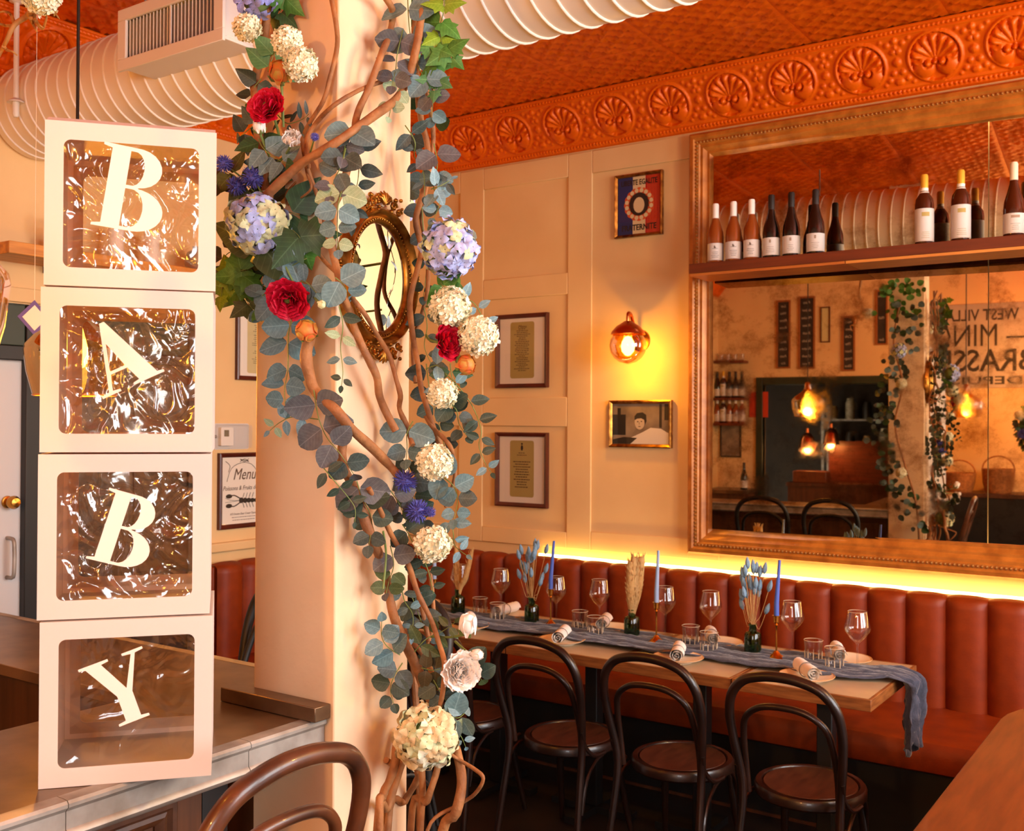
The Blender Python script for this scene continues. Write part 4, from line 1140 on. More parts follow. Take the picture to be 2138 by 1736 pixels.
vine('fat pale branch swinging from under the red flower to the lower strand', [(640, 680), (645, 705), (639, 743), (647, 788), (661, 820), (699, 854), (734, 896), (779, 937), (813, 972), (835, 1000), (850, 1040)], (13, 9), .09)
vine('branch forking down from the fat pale branch along the corner', [(690, 845), (706, 860), (719, 900), (713, 947), (720, 982), (737, 1016), (756, 1060), (774, 1121)], (9, 11), .06)
vine('wavy slim branch crossing the foot of the oval mirror', [(735, 622), (744, 633), (765, 661), (789, 702), (813, 743), (827, 792), (836, 826), (834, 854), (849, 890), (862, 930)], (5, 6), .1)
vine('long dark branch down the right edge of the pillar', [(878, -30), (866, 62), (871, 173), (879, 249), (893, 311), (884, 397), (868, 460), (880, 518), (872, 560), (856, 629), (862, 702), (872, 757), (879, 809), (889, 844), (906, 896), (924, 940)], (7, 6), .06)
vine('second branch down the right edge, beside the blue hydrangea', [(905, -30), (884, 30), (882, 100), (893, 200), (905, 290), (890, 390), (880, 455), (892, 520), (893, 600), (880, 660), (862, 720), (868, 800)], (5, 5), .03)
vine('short branch bowing out right of the cream flower balls', [(889, 868), (906, 896), (924, 913), (941, 935), (948, 965), (949, 1000), (930, 1060)], (6, 4), .07)
vine('stout main branch of the lower strand winding to the big cream hydrangea', [(737, 1020), (774, 1121), (794, 1165), (809, 1220), (821, 1283), (841, 1335), (869, 1390), (885, 1437), (912, 1481), (940, 1536), (956, 1580), (964, 1635), (952, 1698), (915, 1800), FLR(880)], (10, 11), .07)
vine('slim reddish branch in front of the lower strand', [(770, 1020), (794, 1066), (817, 1117), (853, 1180), (873, 1240), (900, 1295), (916, 1342), (928, 1386), (925, 1440), (918, 1480)], 5.5, .12)
vine('slim branch behind the white rose', [(850, 1180), (869, 1232), (885, 1287), (896, 1340)], 5, .05)
vine('short branch crossing low behind the leaves', [(848, 1310), (857, 1335), (889, 1378), (915, 1440)], 6, .05)
vine('branch stub beside the cream flower ball at the lower right strand', [(897, 1190), (903, 1240), (905, 1300), (890, 1350)], 4.5, .02)
vine('knobbly branch at the foot, leftmost of the bundle', [(850, 1500), (829, 1556), (825, 1595), (813, 1631), (798, 1667), (792, 1750), FLR(800)], (10, 8), .08)
vine('branch at the foot twisting around the leftmost one', [(852, 1520), (841, 1584), (829, 1623), (809, 1690), (786, 1745), FLR(770)], (9, 8), .04)
vine('curved branch at the foot under the hydrangea middle', [(870, 1560), (869, 1603), (873, 1625), (845, 1674), (809, 1745), FLR(820)], (8, 8), .02)
vine('upright branch at the foot under the hydrangea middle', [(884, 1560), (881, 1607), (881, 1667), (857, 1745), FLR(850)], (8, 8), .05)
vine('leaning branch at the foot right of the middle', [(920, 1560), (912, 1611), (892, 1674), (877, 1745), FLR(862)], (7, 8), .06)
vine('thin branch looping out right at the foot', [(940, 1575), (956, 1586), (991, 1607), (1009, 1627), (991, 1659), (956, 1682), (900, 1718), (880, 1800)], 4.2, .08)
kn = vine('broken twig stub on the leftmost foot branch', [(826, 1600), (812, 1592), (806, 1588)], (6, 7), .08)
ivyvine = vine('thin dark twig under the ivy at the upper right', [(925, -20), (915, 30), (905, 90), (900, 150), (908, 210)], 3, .05)

# ---- leaves
def leaf_mesh(kind, m, seed):
    r = random.Random(seed)
    cup, bend = r.uniform(.08, .22), r.uniform(-.1, .25)
    if kind == 'ivy':
        out = [(0, 0), (.22, -.06), (.46, .02), (.36, .2), (.52, .42), (.3, .46), (.2, .66), (0, 1), (-.2, .66), (-.3, .46), (-.52, .42), (-.36, .2), (-.46, .02), (-.22, -.06)]
        vs = [(0, .3, .05)] + [(x, y, -.22 * x * x - bend * y * y * .5 + .02) for x, y in out]
        # two rings for a soft surface
        vs2 = [(x * .55, .3 + (y - .3) * .55, .045 - .1 * x * x - bend * .12 * y) for x, y in out]
        n = len(out)
        fs = [(0, 1 + n + i, 1 + n + (i + 1) % n) for i in range(n)] + [(1 + n + i, 1 + i, 1 + (i + 1) % n, 1 + n + (i + 1) % n) for i in range(n)]
        mb = MB().add(vs + vs2, fs)
    else:
        wd = {'round': .47, 'oval': .3, 'lance': .17, 'broad': .4}[kind]
        def f(u, v):
            s = sin(pi * min(1, v ** (.8 if kind != 'broad' else .62)))
            s = max(s, .02) ** (.55 if kind == 'round' else .8)
            if kind == 'broad': s *= (1 - .25 * v)
            x = (u - .5) * 2 * wd * s
            return (x, v, cup * abs(x) * 1.2 - bend * v * v + .02 * sin(v * 6 + seed))
        mb = MB().grid(f, 4, 6)
    return mb.mesh('leaf', m, 180)
def leafmat(name, a, b, back=None):
    """leaf skin with a pale midrib and side veins that follow the leaf's own axes"""
    m = mat(name, a, .5, col2=b, ns=5, lo=.3, hi=.7)
    nt = m.node_tree; N = nt.nodes; K = nt.links; p = N['Principled BSDF']
    src = p.inputs['Base Color'].links[0].from_socket
    tc = N.new('ShaderNodeTexCoord'); sx = N.new('ShaderNodeSeparateXYZ'); K.new(tc.outputs['Object'], sx.inputs[0])
    def mth(op, i0, i1=None, v1=None):
        q = N.new('ShaderNodeMath'); q.operation = op; K.new(i0, q.inputs[0])
        if i1 is not None: K.new(i1, q.inputs[1])
        if v1 is not None: q.inputs[1].default_value = v1
        return q.outputs[0]
    ax = mth('ABSOLUTE', sx.outputs[0]); rib = mth('LESS_THAN', ax, v1=.014)
    k = mth('FRACT', mth('MULTIPLY', mth('SUBTRACT', sx.outputs[1], mth('MULTIPLY', ax, v1=.75)), v1=7.0))
    vein = mth('LESS_THAN', k, v1=.1)
    f = mth('MULTIPLY', mth('MAXIMUM', rib, mth('MULTIPLY', vein, v1=.55)), v1=.5)
    mx = N.new('ShaderNodeMix'); mx.data_type = 'RGBA'
    c = lin(b); mx.inputs[7].default_value = tuple(min(1, x * 1.7 + .05) for x in c[:3]) + (1,)
    K.new(f, mx.inputs[0]); K.new(src, mx.inputs[6]); K.new(mx.outputs[2], p.inputs['Base Color'])
    return m
LM = {'grey': leafmat('eucalyptus_grey', (78, 106, 112), (104, 132, 134)), 'dark': leafmat('eucalyptus_dark', (48, 62, 60), (68, 84, 80)),
      'plum': leafmat('eucalyptus_plum', (74, 74, 78), (94, 94, 94)), 'pale': leafmat('eucalyptus_pale', (138, 164, 126), (162, 182, 150)),
      'blue': leafmat('eucalyptus_blue', (96, 132, 146), (124, 156, 164)), 'olive': leafmat('leaf_olive', (62, 76, 42), (82, 94, 52)),
      'deep': leafmat('eucalyptus_deep', (36, 54, 44), (54, 72, 58)), 'ivy': leafmat('ivy_green', (58, 108, 38), (78, 132, 50)),
      'lime': leafmat('ivy_lime', (110, 150, 34), (134, 168, 50)), 'bottle': leafmat('leaf_bottle_green', (28, 60, 28), (40, 78, 36)),
      'jade': leafmat('leaf_jade', (64, 120, 74), (84, 134, 86)), 'brown': leafmat('leaf_bronze', (74, 62, 30), (60, 58, 28))}
LC = {}
def leaf(kind, col):
    k = (kind, col, rnd.randrange(3))
    if k not in LC: LC[k] = leaf_mesh(kind, LM[col], hash(kind) % 7 + k[2] if False else k[2] + 1)
    return LC[k]
VW = -FWD
def put_leaf(parent, base, p, dirv, size, kind, col, face=None, tilt=.45):
    """leaf with its foot at world point p, growing along dirv, its face turned more or less to the room"""
    y = dirv.normalized()
    f_ = (face or VW) + V((rnd.uniform(-tilt, tilt), rnd.uniform(-tilt, tilt), rnd.uniform(-tilt, tilt) + .1))
    z = (f_ - y * f_.dot(y))
    if z.length < .05: z = y.orthogonal()
    z.normalize(); x = y.cross(z)
    o = link('leaf', leaf(kind, col), parent)
    M = Matrix(((x.x, y.x, z.x), (x.y, y.y, z.y), (x.z, y.z, z.z)))
    o.location = p - base; o.rotation_euler = M.to_euler(); o.scale = (size,) * 3
    return o
def sprig(label, P, n, size, cols, kind='round', off=.08, taper=.55, cat='sprig', group='eucalyptus sprigs on the garland', stem_r=1.3, tilt=.5, spread=1.0, tip=True, name='eucalyptus_sprig'):
    W3 = smooth_pts([G(x, y, off + .012 * sin(i * 2.3)) for i, (x, y) in enumerate(P)], 6)
    b = W3[0].copy()
    t = thing(name, label, cat, b, group)
    MB().tube([p - b for p in W3], [stem_r * PXM * (1 - .5 * i / len(W3)) for i in range(len(W3))], 5).build('stem', M_['stem'], t)
    m = len(W3)
    for i in range(n):
        s = (i + .6) / (n + .2)
        k = min(m - 2, int(s * (m - 1))); p = W3[k].lerp(W3[k + 1], s * (m - 1) - k)
        tg_ = (W3[k + 1] - W3[k]).normalized()
        side = tg_.cross(VW).normalized()
        sz = 1.3 * size * PXM * (1 - (1 - taper) * s) * rnd.uniform(.85, 1.12)
        c = cols[rnd.randrange(len(cols))] if isinstance(cols, (list, tuple)) else cols
        for sg in (-1, 1):
            dv = side * sg * spread + tg_ * rnd.uniform(-.15, .6) + VW * rnd.uniform(-.15, .45)
            put_leaf(t, b, p + dv.normalized() * .003, dv, sz, kind, c, tilt=tilt)
    if tip:
        put_leaf(t, b, W3[-1], W3[-1] - W3[-3], size * PXM * taper, kind, cols[0] if isinstance(cols, (list, tuple)) else cols, tilt=tilt)
    return t
SP = [
 ('grey eucalyptus sprig hanging down the top of the right strand', [(851, -10), (855, 60), (868, 128), (890, 170), (903, 214), (900, 245)], 6, 46, ['grey', 'grey', 'plum']),
 ('dark plum eucalyptus cluster against the pillar top', [(842, 60), (830, 110), (826, 145), (818, 180)], 3, 42, ['plum', 'dark']),
 ('pale green eucalyptus tips crossing the pillar top', [(861, 152), (840, 178), (822, 205), (812, 245)], 3, 30, ['pale', 'pale', 'blue']),
 ('grey eucalyptus sprig at the fork of the two upper branches', [(742, 262), (735, 280), (722, 300), (716, 330)], 2, 48, ['plum', 'grey']),
 ('long grey eucalyptus strand hanging left of the oval mirror top', [(744, 287), (750, 330), (748, 370), (742, 410), (736, 470)], 4, 40, ['dark', 'blue', 'dark'], 'oval'),
 ('dark eucalyptus sprig hanging over the pillar corner', [(722, 310), (713, 345), (698, 376), (690, 410)], 3, 40, ['plum', 'dark']),
 ('grey-green eucalyptus strand beside the left rim of the oval mirror', [(716, 390), (706, 430), (704, 480), (706, 522)], 4, 38, ['grey', 'pale', 'grey']),
 ('dark eucalyptus sprig at the right edge of the pillar, upper part', [(846, 262), (866, 295), (866, 328), (884, 360), (886, 410)], 4, 34, ['dark', 'grey', 'dark'], 'oval'),
 ('grey eucalyptus sprig above the right blue hydrangea', [(906, 300), (913, 345), (905, 390), (918, 421), (906, 456)], 4, 38, ['grey', 'plum', 'blue']),
 ('blue eucalyptus sprig reaching out right below the cornice', [(900, 395), (920, 388), (944, 374)], 2, 34, ['blue', 'dark'], 'oval'),
 ('big grey eucalyptus leaves framing the red flower, left side', [(590, 640), (566, 612), (548, 600)], 2, 44, ['grey', 'grey']),
 ('big grey eucalyptus leaves framing the red flower, right side', [(612, 600), (636, 588), (660, 612)], 2, 44, ['grey', 'blue']),
 ('grey eucalyptus sprig trailing left of the red flower', [(570, 600), (545, 622), (545, 648), (554, 672)], 2, 34, ['plum', 'grey']),
 ('grey eucalyptus cluster at the left rim of the oval mirror', [(700, 580), (718, 596), (728, 620)], 2, 46, ['grey', 'grey']),
 ('long grey eucalyptus strand trailing down the tan pillar side', [(610, 668), (602, 700), (601, 771), (594, 813), (596, 850)], 5, 46, ['grey', 'grey', 'dark']),
 ('dark plum eucalyptus strand along the fat pale branch', [(655, 815), (665, 871), (682, 913), (708, 945), (738, 990)], 4, 50, ['plum', 'dark', 'plum']),
 ('small pale eucalyptus twig pointing left from the plum strand', [(664, 876), (613, 871), (585, 882), (563, 900)], 3, 32, ['blue', 'pale'], 'oval'),
 ('thin hanging twig under the oval mirror with two dark leaves', [(708, 640), (716, 680), (711, 725), (716, 775), (713, 805)], 4, 30, ['deep', 'grey', 'pale'], 'oval'),
 ('dark eucalyptus sprig behind the upper cream flower balls', [(884, 640), (892, 680), (886, 723), (900, 760)], 3, 34, ['deep', 'dark'], 'oval'),
 ('long blue eucalyptus twig across the right cream flower balls', [(945, 622), (985, 630), (1006, 660), (1022, 692)], 3, 30, ['blue', 'blue'], 'oval'),
 ('blue-green eucalyptus twig under the crimson flower', [(889, 771), (915, 765), (913, 806), (908, 830)], 2, 34, ['blue', 'grey'], 'oval'),
 ('long eucalyptus strand cascading out to the right at mid height', [(930, 780), (967, 820), (989, 854), (1005, 900), (1000, 930), (1012, 965), (1026, 988)], 6, 32, ['deep', 'blue', 'deep', 'blue', 'pale'], 'oval'),
 ('dark round-leaved eucalyptus sprig inside the right cascade', [(925, 835), (952, 855), (958, 885), (976, 912)], 3, 36, ['deep', 'dark']),
 ('large pale grey eucalyptus cluster at mid height on the lower strand', [(862, 880), (850, 905), (850, 935), (848, 960)], 2, 50, ['grey', 'grey']),
 ('dark leafy sprig reaching left below the fat pale branch', [(668, 968), (696, 1002), (723, 1034), (741, 1061), (741, 1090)], 4, 28, ['deep', 'dark'], 'oval'),
 ('large dark eucalyptus strand on the lower strand, left side', [(745, 1005), (758, 1044), (776, 1085), (770, 1140)], 4, 48, ['dark', 'deep', 'plum']),
 ('grey eucalyptus strand right of the two blue thistles', [(908, 985), (945, 1013), (955, 1045), (948, 1085)], 4, 40, ['grey', 'grey', 'dark']),
 ('dusky eucalyptus sprig between the blue thistles and the corner', [(815, 1025), (835, 1055), (848, 1090)], 3, 38, ['dark', 'plum']),
 ('grey-green eucalyptus sprig above the lowest cream flower ball', [(938, 1070), (946, 1110), (950, 1140), (974, 1160)], 3, 30, ['grey', 'blue'], 'oval'),
 ('dark eucalyptus sprig left of the lowest cream flower ball', [(840, 1095), (858, 1125), (870, 1160), (880, 1200)], 3, 36, ['dark', 'deep']),
 ('eucalyptus sprig along the stout lower branch', [(815, 1140), (822, 1180), (812, 1215), (806, 1240)], 3, 36, ['plum', 'olive']),
 ('deep green trailing sprig over the wall table edge', [(880, 1160), (895, 1195), (905, 1240)], 3, 34, ['deep', 'deep'], 'oval'),
 ('blue eucalyptus twig in the lower strand', [(838, 1225), (845, 1256), (862, 1285), (860, 1330)], 3, 30, ['blue', 'grey'], 'oval'),
 ('blue-grey eucalyptus cluster pointing left on the white pillar face', [(835, 1368), (810, 1352), (797, 1330), (797, 1298)], 3, 40, ['grey', 'grey', 'blue']),
 ('deep green eucalyptus sprig low on the white pillar face', [(840, 1385), (822, 1415), (815, 1440), (822, 1470)], 3, 38, ['deep', 'dark']),
 ('olive leaves on the white rose stem', [(865, 1362), (890, 1335), (925, 1318), (950, 1300)], 3, 34, ['olive', 'olive'], 'oval'),
 ('dark leaves poking out right of the white rose', [(970, 1385), (990, 1402), (1005, 1420)], 2, 44, ['olive', 'deep']),
 ('dark eucalyptus sprig just above the big cream hydrangea', [(905, 1420), (925, 1455), (945, 1480)], 3, 36, ['deep', 'dark']),
 ('large green-grey leaf group right of the big cream hydrangea', [(935, 1490), (955, 1500), (970, 1490)], 2, 46, ['grey', 'deep']),
 ('small blue eucalyptus tip under the big cream hydrangea', [(935, 1520), (960, 1535), (972, 1560)], 2, 30, ['blue', 'pale'], 'oval'),
 ('dark greenery filling the lower strand behind the slim branch', [(858, 1240), (880, 1300), (900, 1360), (905, 1420)], 5, 40, ['deep', 'dark', 'olive']),
 ('dark greenery filling the strand behind the blue thistles', [(850, 960), (858, 1010), (870, 1060), (880, 1110)], 5, 40, ['deep', 'dark', 'dark']),
 ('dark greenery behind the right cream flower balls', [(890, 760), (898, 820), (915, 880), (930, 940)], 5, 38, ['deep', 'deep', 'dark']),
 ('dark greenery down the right pillar edge behind the hydrangea', [(880, 420), (884, 480), (890, 560), (884, 620)], 4, 34, ['deep', 'dark']),
]
for q in SP:
    lb, P, n, sz, cols = q[:5]; kind = q[5] if len(q) > 5 else 'round'
    sprig(lb, P, n, sz, cols, kind, off=.03 if 'behind' in lb or 'filling' in lb else .1)
IV = [
 ('bright green ivy trail at the top right of the pillar', [(930, -10), (925, 30), (918, 60), (925, 95), (945, 120)], 4, 44, ['ivy', 'lime', 'jade'], 'ivy'),
 ('jade ivy trail below the top right eucalyptus', [(912, 90), (905, 115), (912, 150), (908, 190)], 3, 40, ['jade', 'ivy'], 'ivy'),
 ('dark ivy leaves behind the top of the left strand', [(600, -20), (590, 10), (580, 40)], 2, 46, ['bottle', 'ivy'], 'ivy'),
 ('jade leaf pair between the cream flower balls of the left strand', [(560, 150), (565, 130), (578, 100)], 2, 50, ['jade', 'bottle'], 'broad'),
 ('dark green leaves left of the upper red flower', [(545, 165), (530, 185), (524, 215)], 2, 40, ['bottle', 'deep'], 'broad'),
 ('dark leaves around the white bud under the upper red flower', [(545, 250), (520, 270), (502, 285)], 2, 40, ['deep', 'bottle'], 'broad'),
 ('feathery dark leaves right of the upper red flower', [(580, 240), (600, 258), (630, 250), (645, 238)], 4, 26, ['deep', 'dark'], 'lance'),
 ('ivy leaves around the white ranunculus stems', [(540, 290), (550, 310), (575, 330), (598, 342)], 4, 46, ['bottle', 'grey', 'bottle'], 'broad'),
 ('bronze leaves left of the blue thistles', [(530, 400), (500, 375), (470, 360), (452, 385)], 3, 52, ['brown', 'olive'], 'broad'),
 ('dark foliage backing the left strand between thistles and white ranunculus', [(560, 330), (556, 365), (560, 400), (575, 430)], 4, 44, ['bottle', 'deep'], 'broad'),
 ('large dark green leaf right of the left hydrangea', [(590, 440), (610, 445), (625, 450)], 1, 72, ['bottle'], 'broad'),
 ('veined ivy leaf right of the left hydrangea', [(610, 480), (625, 495), (635, 520)], 1, 66, ['ivy', 'bottle'], 'ivy'),
 ('broad olive leaf under the left hydrangea', [(560, 480), (545, 515), (530, 535)], 1, 90, ['olive'], 'broad'),
 ('lime ivy trail drooping at the far left of the garland', [(520, 560), (490, 570), (470, 580), (462, 620)], 3, 46, ['lime', 'ivy', 'lime'], 'ivy'),
 ('dark ivy leaves hanging at the left, above the framed menu', [(510, 560), (500, 590), (510, 620), (530, 650)], 3, 46, ['ivy', 'bottle', 'olive'], 'ivy'),
 ('dark foliage between the left hydrangea and the red flower', [(500, 540), (540, 545), (580, 555), (620, 565)], 5, 44, ['bottle', 'deep', 'deep'], 'broad'),
 ('dark leaves at the far left edge beside the letter boxes', [(500, 520), (475, 530), (458, 555)], 2, 46, ['deep', 'brown'], 'broad'),
 ('grey-green leaves above the lower red flower', [(640, 540), (610, 555), (585, 575)], 3, 36, ['grey', 'olive'], 'oval'),
 ('green leaves under the right blue hydrangea', [(920, 590), (930, 600), (945, 590)], 2, 44, ['ivy', 'bottle'], 'broad'),
 ('dark leaves behind the mid-height cream ball and the bud', [(940, 760), (945, 790), (960, 800)], 2, 38, ['deep', 'bottle'], 'oval'),
 ('fallen bronze leaf caught low in the strand', [(880, 1395), (900, 1400), (918, 1398)], 2, 40, ['brown', 'brown'], 'broad'),
]
for lb, P, n, sz, cols, kind in IV:
    sprig(lb, P, n, sz, cols, kind, off=.04 if 'dark' in lb and 'ivy leaves hanging' not in lb else .1, cat='leaves', group='ivy and green leaves on the garland', name='leafy_sprig', taper=.8, tip=kind != 'lance')

# ---- flowers
PM = {'per': mat('petal_periwinkle', (158, 172, 232), .7, col2=(194, 202, 240), ns=25), 'gre': mat('petal_green_cream', (222, 224, 184), .7, col2=(200, 210, 158), ns=25),
      'cre': mat('petal_cream', (246, 244, 222), .7, col2=(232, 228, 190), ns=20), 'red': mat('petal_crimson', (226, 12, 64), .6, col2=(186, 6, 40), ns=14),
      'whi': mat('petal_white', (252, 246, 240), .7, col2=(248, 236, 226), ns=12), 'tan': mat('petal_antique', (226, 200, 150), .7, col2=(236, 216, 172), ns=16),
      'blu': mat('thistle_blue', (64, 66, 150), .7, col2=(92, 92, 178), ns=30), 'bud': mat('petal_peach_red', (214, 92, 40), .6, col2=(176, 150, 60), ns=30, lo=.4, hi=.6),
      'vio': mat('petal_violet_blue', (112, 122, 204), .7, col2=(160, 168, 224), ns=25), 'cen': mat('flower_centre_green', (92, 104, 34), .8), 'dk': mat('flower_centre_dark', (34, 22, 20), .8)}
def frame(n, up=V((0, 0, 1)), spin=0):
    z = n.normalized(); x = up.cross(z)
    if x.length < .05: x = V((1, 0, 0)).cross(z)
    x.normalize(); y = z.cross(x)
    M = Matrix(((x.x, y.x, z.x), (x.y, y.y, z.y), (x.z, y.z, z.z)))
    return M @ Matrix.Rotation(spin, 3, 'Z')
def floret_mesh(m, pointed=False, cup=.25):
    mb = MB()
    for k in range(4):
        def f(u, v):
            s = max(.04, sin(pi * min(1, .1 + v * .9))) ** .7 if not pointed else max(.03, sin(pi * (.05 + v * .95)))
            x = (u - .5) * (.56 if not pointed else .42) * s; return (x, .03 + v * .56, .34 * v - .42 * v * v + .9 * x * x + (.12 if pointed else 0) * v)
        g = MB().grid(f, 3, 4); g.xf(Matrix.Rotation(pi / 2 * k, 4, 'Z') @ Matrix.Rotation(-.12, 4, 'X')); mb.add(g.v, g.f)
    return mb.mesh('floret', m, 180)
FM = {k: floret_mesh(PM[k], k == 'vio') for k in ('per', 'gre', 'cre', 'tan', 'vio')}
def fib(n, i):
    z = 1 - 2 * (i + .5) / n; a = i * 2.399963; r = sqrt(1 - z * z)
    return V((r * cos(a), r * sin(a), z))
def hydrangea(label, px, py, r, cols, n=110, off=.13, sz=.36, name='hydrangea', stem_to=None):
    c = G(px, py, off); R = r * PXM
    t = thing(name, label, 'flower', c, 'flowers of the garland')
    MB().ball((0, 0, 0), R * .72, 14, 9).build('inner_florets', M_['stem'], t, ang=180)
    for i in range(n):
        d_ = fib(n, i)
        if d_.dot(VW) < -.45: continue
        o = link('floret', FM[cols[rnd.randrange(len(cols))]], t)
        o.location = d_ * R * rnd.uniform(.76, .96)
        o.rotation_euler = frame((d_ + V((rnd.uniform(-.55, .55), rnd.uniform(-.55, .55), rnd.uniform(-.55, .55)))), spin=rnd.uniform(0, pi)).to_euler()
        o.scale = (R * sz * rnd.uniform(.85, 1.15) * 1.25,) * 3
    if stem_to:
        e = G(*stem_to, .05) - c; MB().tube([V((0, 0, 0)), e * .5 + V((0, 0, -.01)), e], .003, 6).build('stem', M_['stem'], t)
    return t
hydrangea('large blue and green hydrangea at the left of the garland', 538, 468, 66, ['per', 'gre', 'per', 'gre', 'gre'], stem_to=(580, 500))
hydrangea('large lavender-blue hydrangea right of the oval mirror', 938, 520, 64, ['per', 'per', 'per', 'gre', 'per'], stem_to=(890, 540))
hydrangea('big antique cream hydrangea low on the garland', 890, 1538, 70, ['tan', 'tan', 'cre', 'gre'], n=120, sz=.37, stem_to=(912, 1481))
hydrangea('violet-blue pointed-petal flower at the top of the left strand', 535, -4, 42, ['vio'], n=22, sz=.75, name='delphinium', stem_to=(556, 30))
# snowball viburnums: one crowded mesh of little petals shared by all
sb = MB(); r_ = random.Random(4)
for i in range(150):
    d_ = fib(150, i) + V((r_.uniform(-.12, .12), r_.uniform(-.12, .12), r_.uniform(-.12, .12))); d_.normalize()
    Mx = Matrix.Translation(d_ * r_.uniform(.8, .93)) @ frame(d_ + V((r_.uniform(-.5, .5), r_.uniform(-.5, .5), r_.uniform(-.5, .5))), spin=r_.uniform(0, 3)).to_4x4() @ Matrix.Scale(.26 * r_.uniform(.8, 1.2), 4)
    for k in range(4):
        g = MB().add([(0, .05, 0), (.34, .4, .12), (.26, .85, .26), (0, 1.0, .2), (-.26, .85, .26), (-.34, .4, .12), (0, .55, .02)], [(0, 1, 6), (1, 2, 6), (2, 3, 6), (3, 4, 6), (4, 5, 6), (5, 0, 6)])
        g.xf(Mx @ Matrix.Rotation(pi / 2 * k, 4, 'Z')); sb.add(g.v, g.f)
sbm = sb.mesh('petals', PM['cre'], 180)
core = MB().ball((0, 0, 0), .78, 12, 8).mesh('heart', PM['cre'], 180)
def snowball(label, px, py, r, off=.14, stem_to=None, depth=None):
    c = G(px, py, off) if depth is None else at(px, py, depth); R = r * PXM
    t = thing('snowball_flower', label, 'flower', c, 'flowers of the garland')
    o = link('petals', sbm, t); o.scale = (R,) * 3; o.rotation_euler = (rnd.uniform(0, 6), rnd.uniform(0, 6), rnd.uniform(0, 6)); o['kind'] = 'stuff'
    o = link('heart', core, t); o.scale = (R,) * 3
    if stem_to:
        e = (G(*stem_to, .05) if depth is None else at(*stem_to, depth)) - c; MB().tube([V((0, 0, 0)), e * .5, e], .0025, 6).build('stem', M_['stem'], t)
for lb, x, y, r, s in (('cream snowball flower under the violet-blue flower at the top left', 517, 58, 29, (545, 70)), ('upper of the two touching cream snowballs on the left strand', 600, 86, 31, (560, 120)),
                       ('lower of the two touching cream snowballs on the left strand', 628, 134, 34, (565, 160)), ('cream snowball just under the right blue hydrangea', 940, 641, 44, (890, 640)),
                       ('cream snowball at the far right of the garland beside the framed menu', 999, 702, 42, (930, 720)), ('small cream snowball below the crimson flower at right', 925, 822, 32, (895, 830)),
                       ('cream snowball left of the bowed-out branch at mid height', 908, 966, 39, (880, 960)), ('lowest cream snowball, beside the tan banquette', 905, 1137, 39, (880, 1110))):
    snowball(lb, x, y, r, stem_to=s)
def petal_mesh(m, wv=.0, seed=0):
    r2 = random.Random(seed); ph = r2.uniform(0, 6)
    def f(u, v):
        a = (u - .5) * 1.9; s = min(1, .25 + 1.1 * v) * (1 - .18 * max(0, v - .8) * 5)
        return (sin(a) * .55 * s, v - .05 * abs(u - .5) * v + wv * sin(u * 14 + ph) * v, .35 * cos(a) * s - .35 * s + .0 + .28 * v * v + wv * sin(u * 11 + ph) * v * .7)
    return MB().grid(f, 6, 5).mesh('petal', m, 180)
PT = {}
def petal(col, wv):
    k = (col, wv, rnd.randrange(3))
    if k not in PT: PT[k] = petal_mesh(PM[col], wv, k[2])
    return PT[k]
def ranunculus(label, px, py, r, col, face=None, off=.15, name='ranunculus', centre='cen', wv=.02, layers=6, sy=1.0, stem_to=None, cr=.2, o0=1.35, o1=.2):
    c = G(px, py, off); R = r * PXM
    n = (face or VW).normalized()
    t = thing(name, label, 'flower', c, 'flowers of the garland')
    Fm = frame(n)
    t.rotation_euler = Fm.to_euler()
    MB().ball((0, 0, R * .12), R * cr, 12, 8, (1, 1, .8)).build('centre', PM[centre], t, ang=180)
    for L in range(layers):
        f_ = (L + 1) / layers; m = 5 + L
        op = o0 + (o1 - o0) * f_                              # how closed the layer stands: 1.35 upright, 0.2 flat
        for k in range(m):
            o = link('petal', petal(col, wv), t)
            a = 2 * pi * (k + .5 * (L % 2) + rnd.uniform(-.12, .12)) / m
            s = R * (.42 + .5 * f_) * rnd.uniform(.92, 1.08)
            rb = R * (.1 + .16 * f_)
            o.scale = (s * .95, s, s)
            Mx = Matrix.Rotation(a, 3, 'Z') @ Matrix.Rotation(op + rnd.uniform(-.08, .08), 3, 'X')
            o.rotation_euler = Mx.to_euler()
            o.location = Matrix.Rotation(a, 3, 'Z') @ V((0, rb, -R * .22 * f_))
    MB().lathe([(0, -R * .5), (R * .18, -R * .42), (R * .3, -R * .25), (R * .1, -R * .2)], 10).build('calyx', M_['stem'], t)
    if stem_to:
        e = Fm.transposed() @ (G(*stem_to, .05) - c); b0 = V((0, 0, -R * .45))
        MB().tube(smooth_pts([b0, b0.lerp(e, .5) + V((0, 0, -.012)), e], 4), .003, 6).build('stem', M_['stem'], t)
    return t
def fdir(x, y, z): return (RGT * x + UPV * y + VW * z).normalized()
ranunculus('crimson ranunculus on the upper left strand', 558, 222, 37, 'red', fdir(-.35, .25, 1), stem_to=(585, 320))
ranunculus('crimson ranunculus at the elbow of the left strand, facing down', 602, 625, 39, 'red', fdir(-.1, -.55, 1), stem_to=(610, 560))
ranunculus('crimson ranunculus turned sideways among the right cream flowers', 933, 714, 36, 'red', fdir(.75, .1, .55), stem_to=(890, 700))
ranunculus('white ranunculus with a dark eye beside the red flower', 609, 293, 29, 'whi', fdir(.15, .25, 1), centre='dk', wv=0, stem_to=(578, 340), cr=.2, layers=4, o0=1.58, o1=1.12)
ranunculus('white garden rose low on the right of the garland', 961, 1402, 40, 'whi', fdir(.45, .1, 1), name='rose', wv=.035, layers=8, stem_to=(925, 1450), cr=.1, o0=1.55, o1=.35, centre='whi')
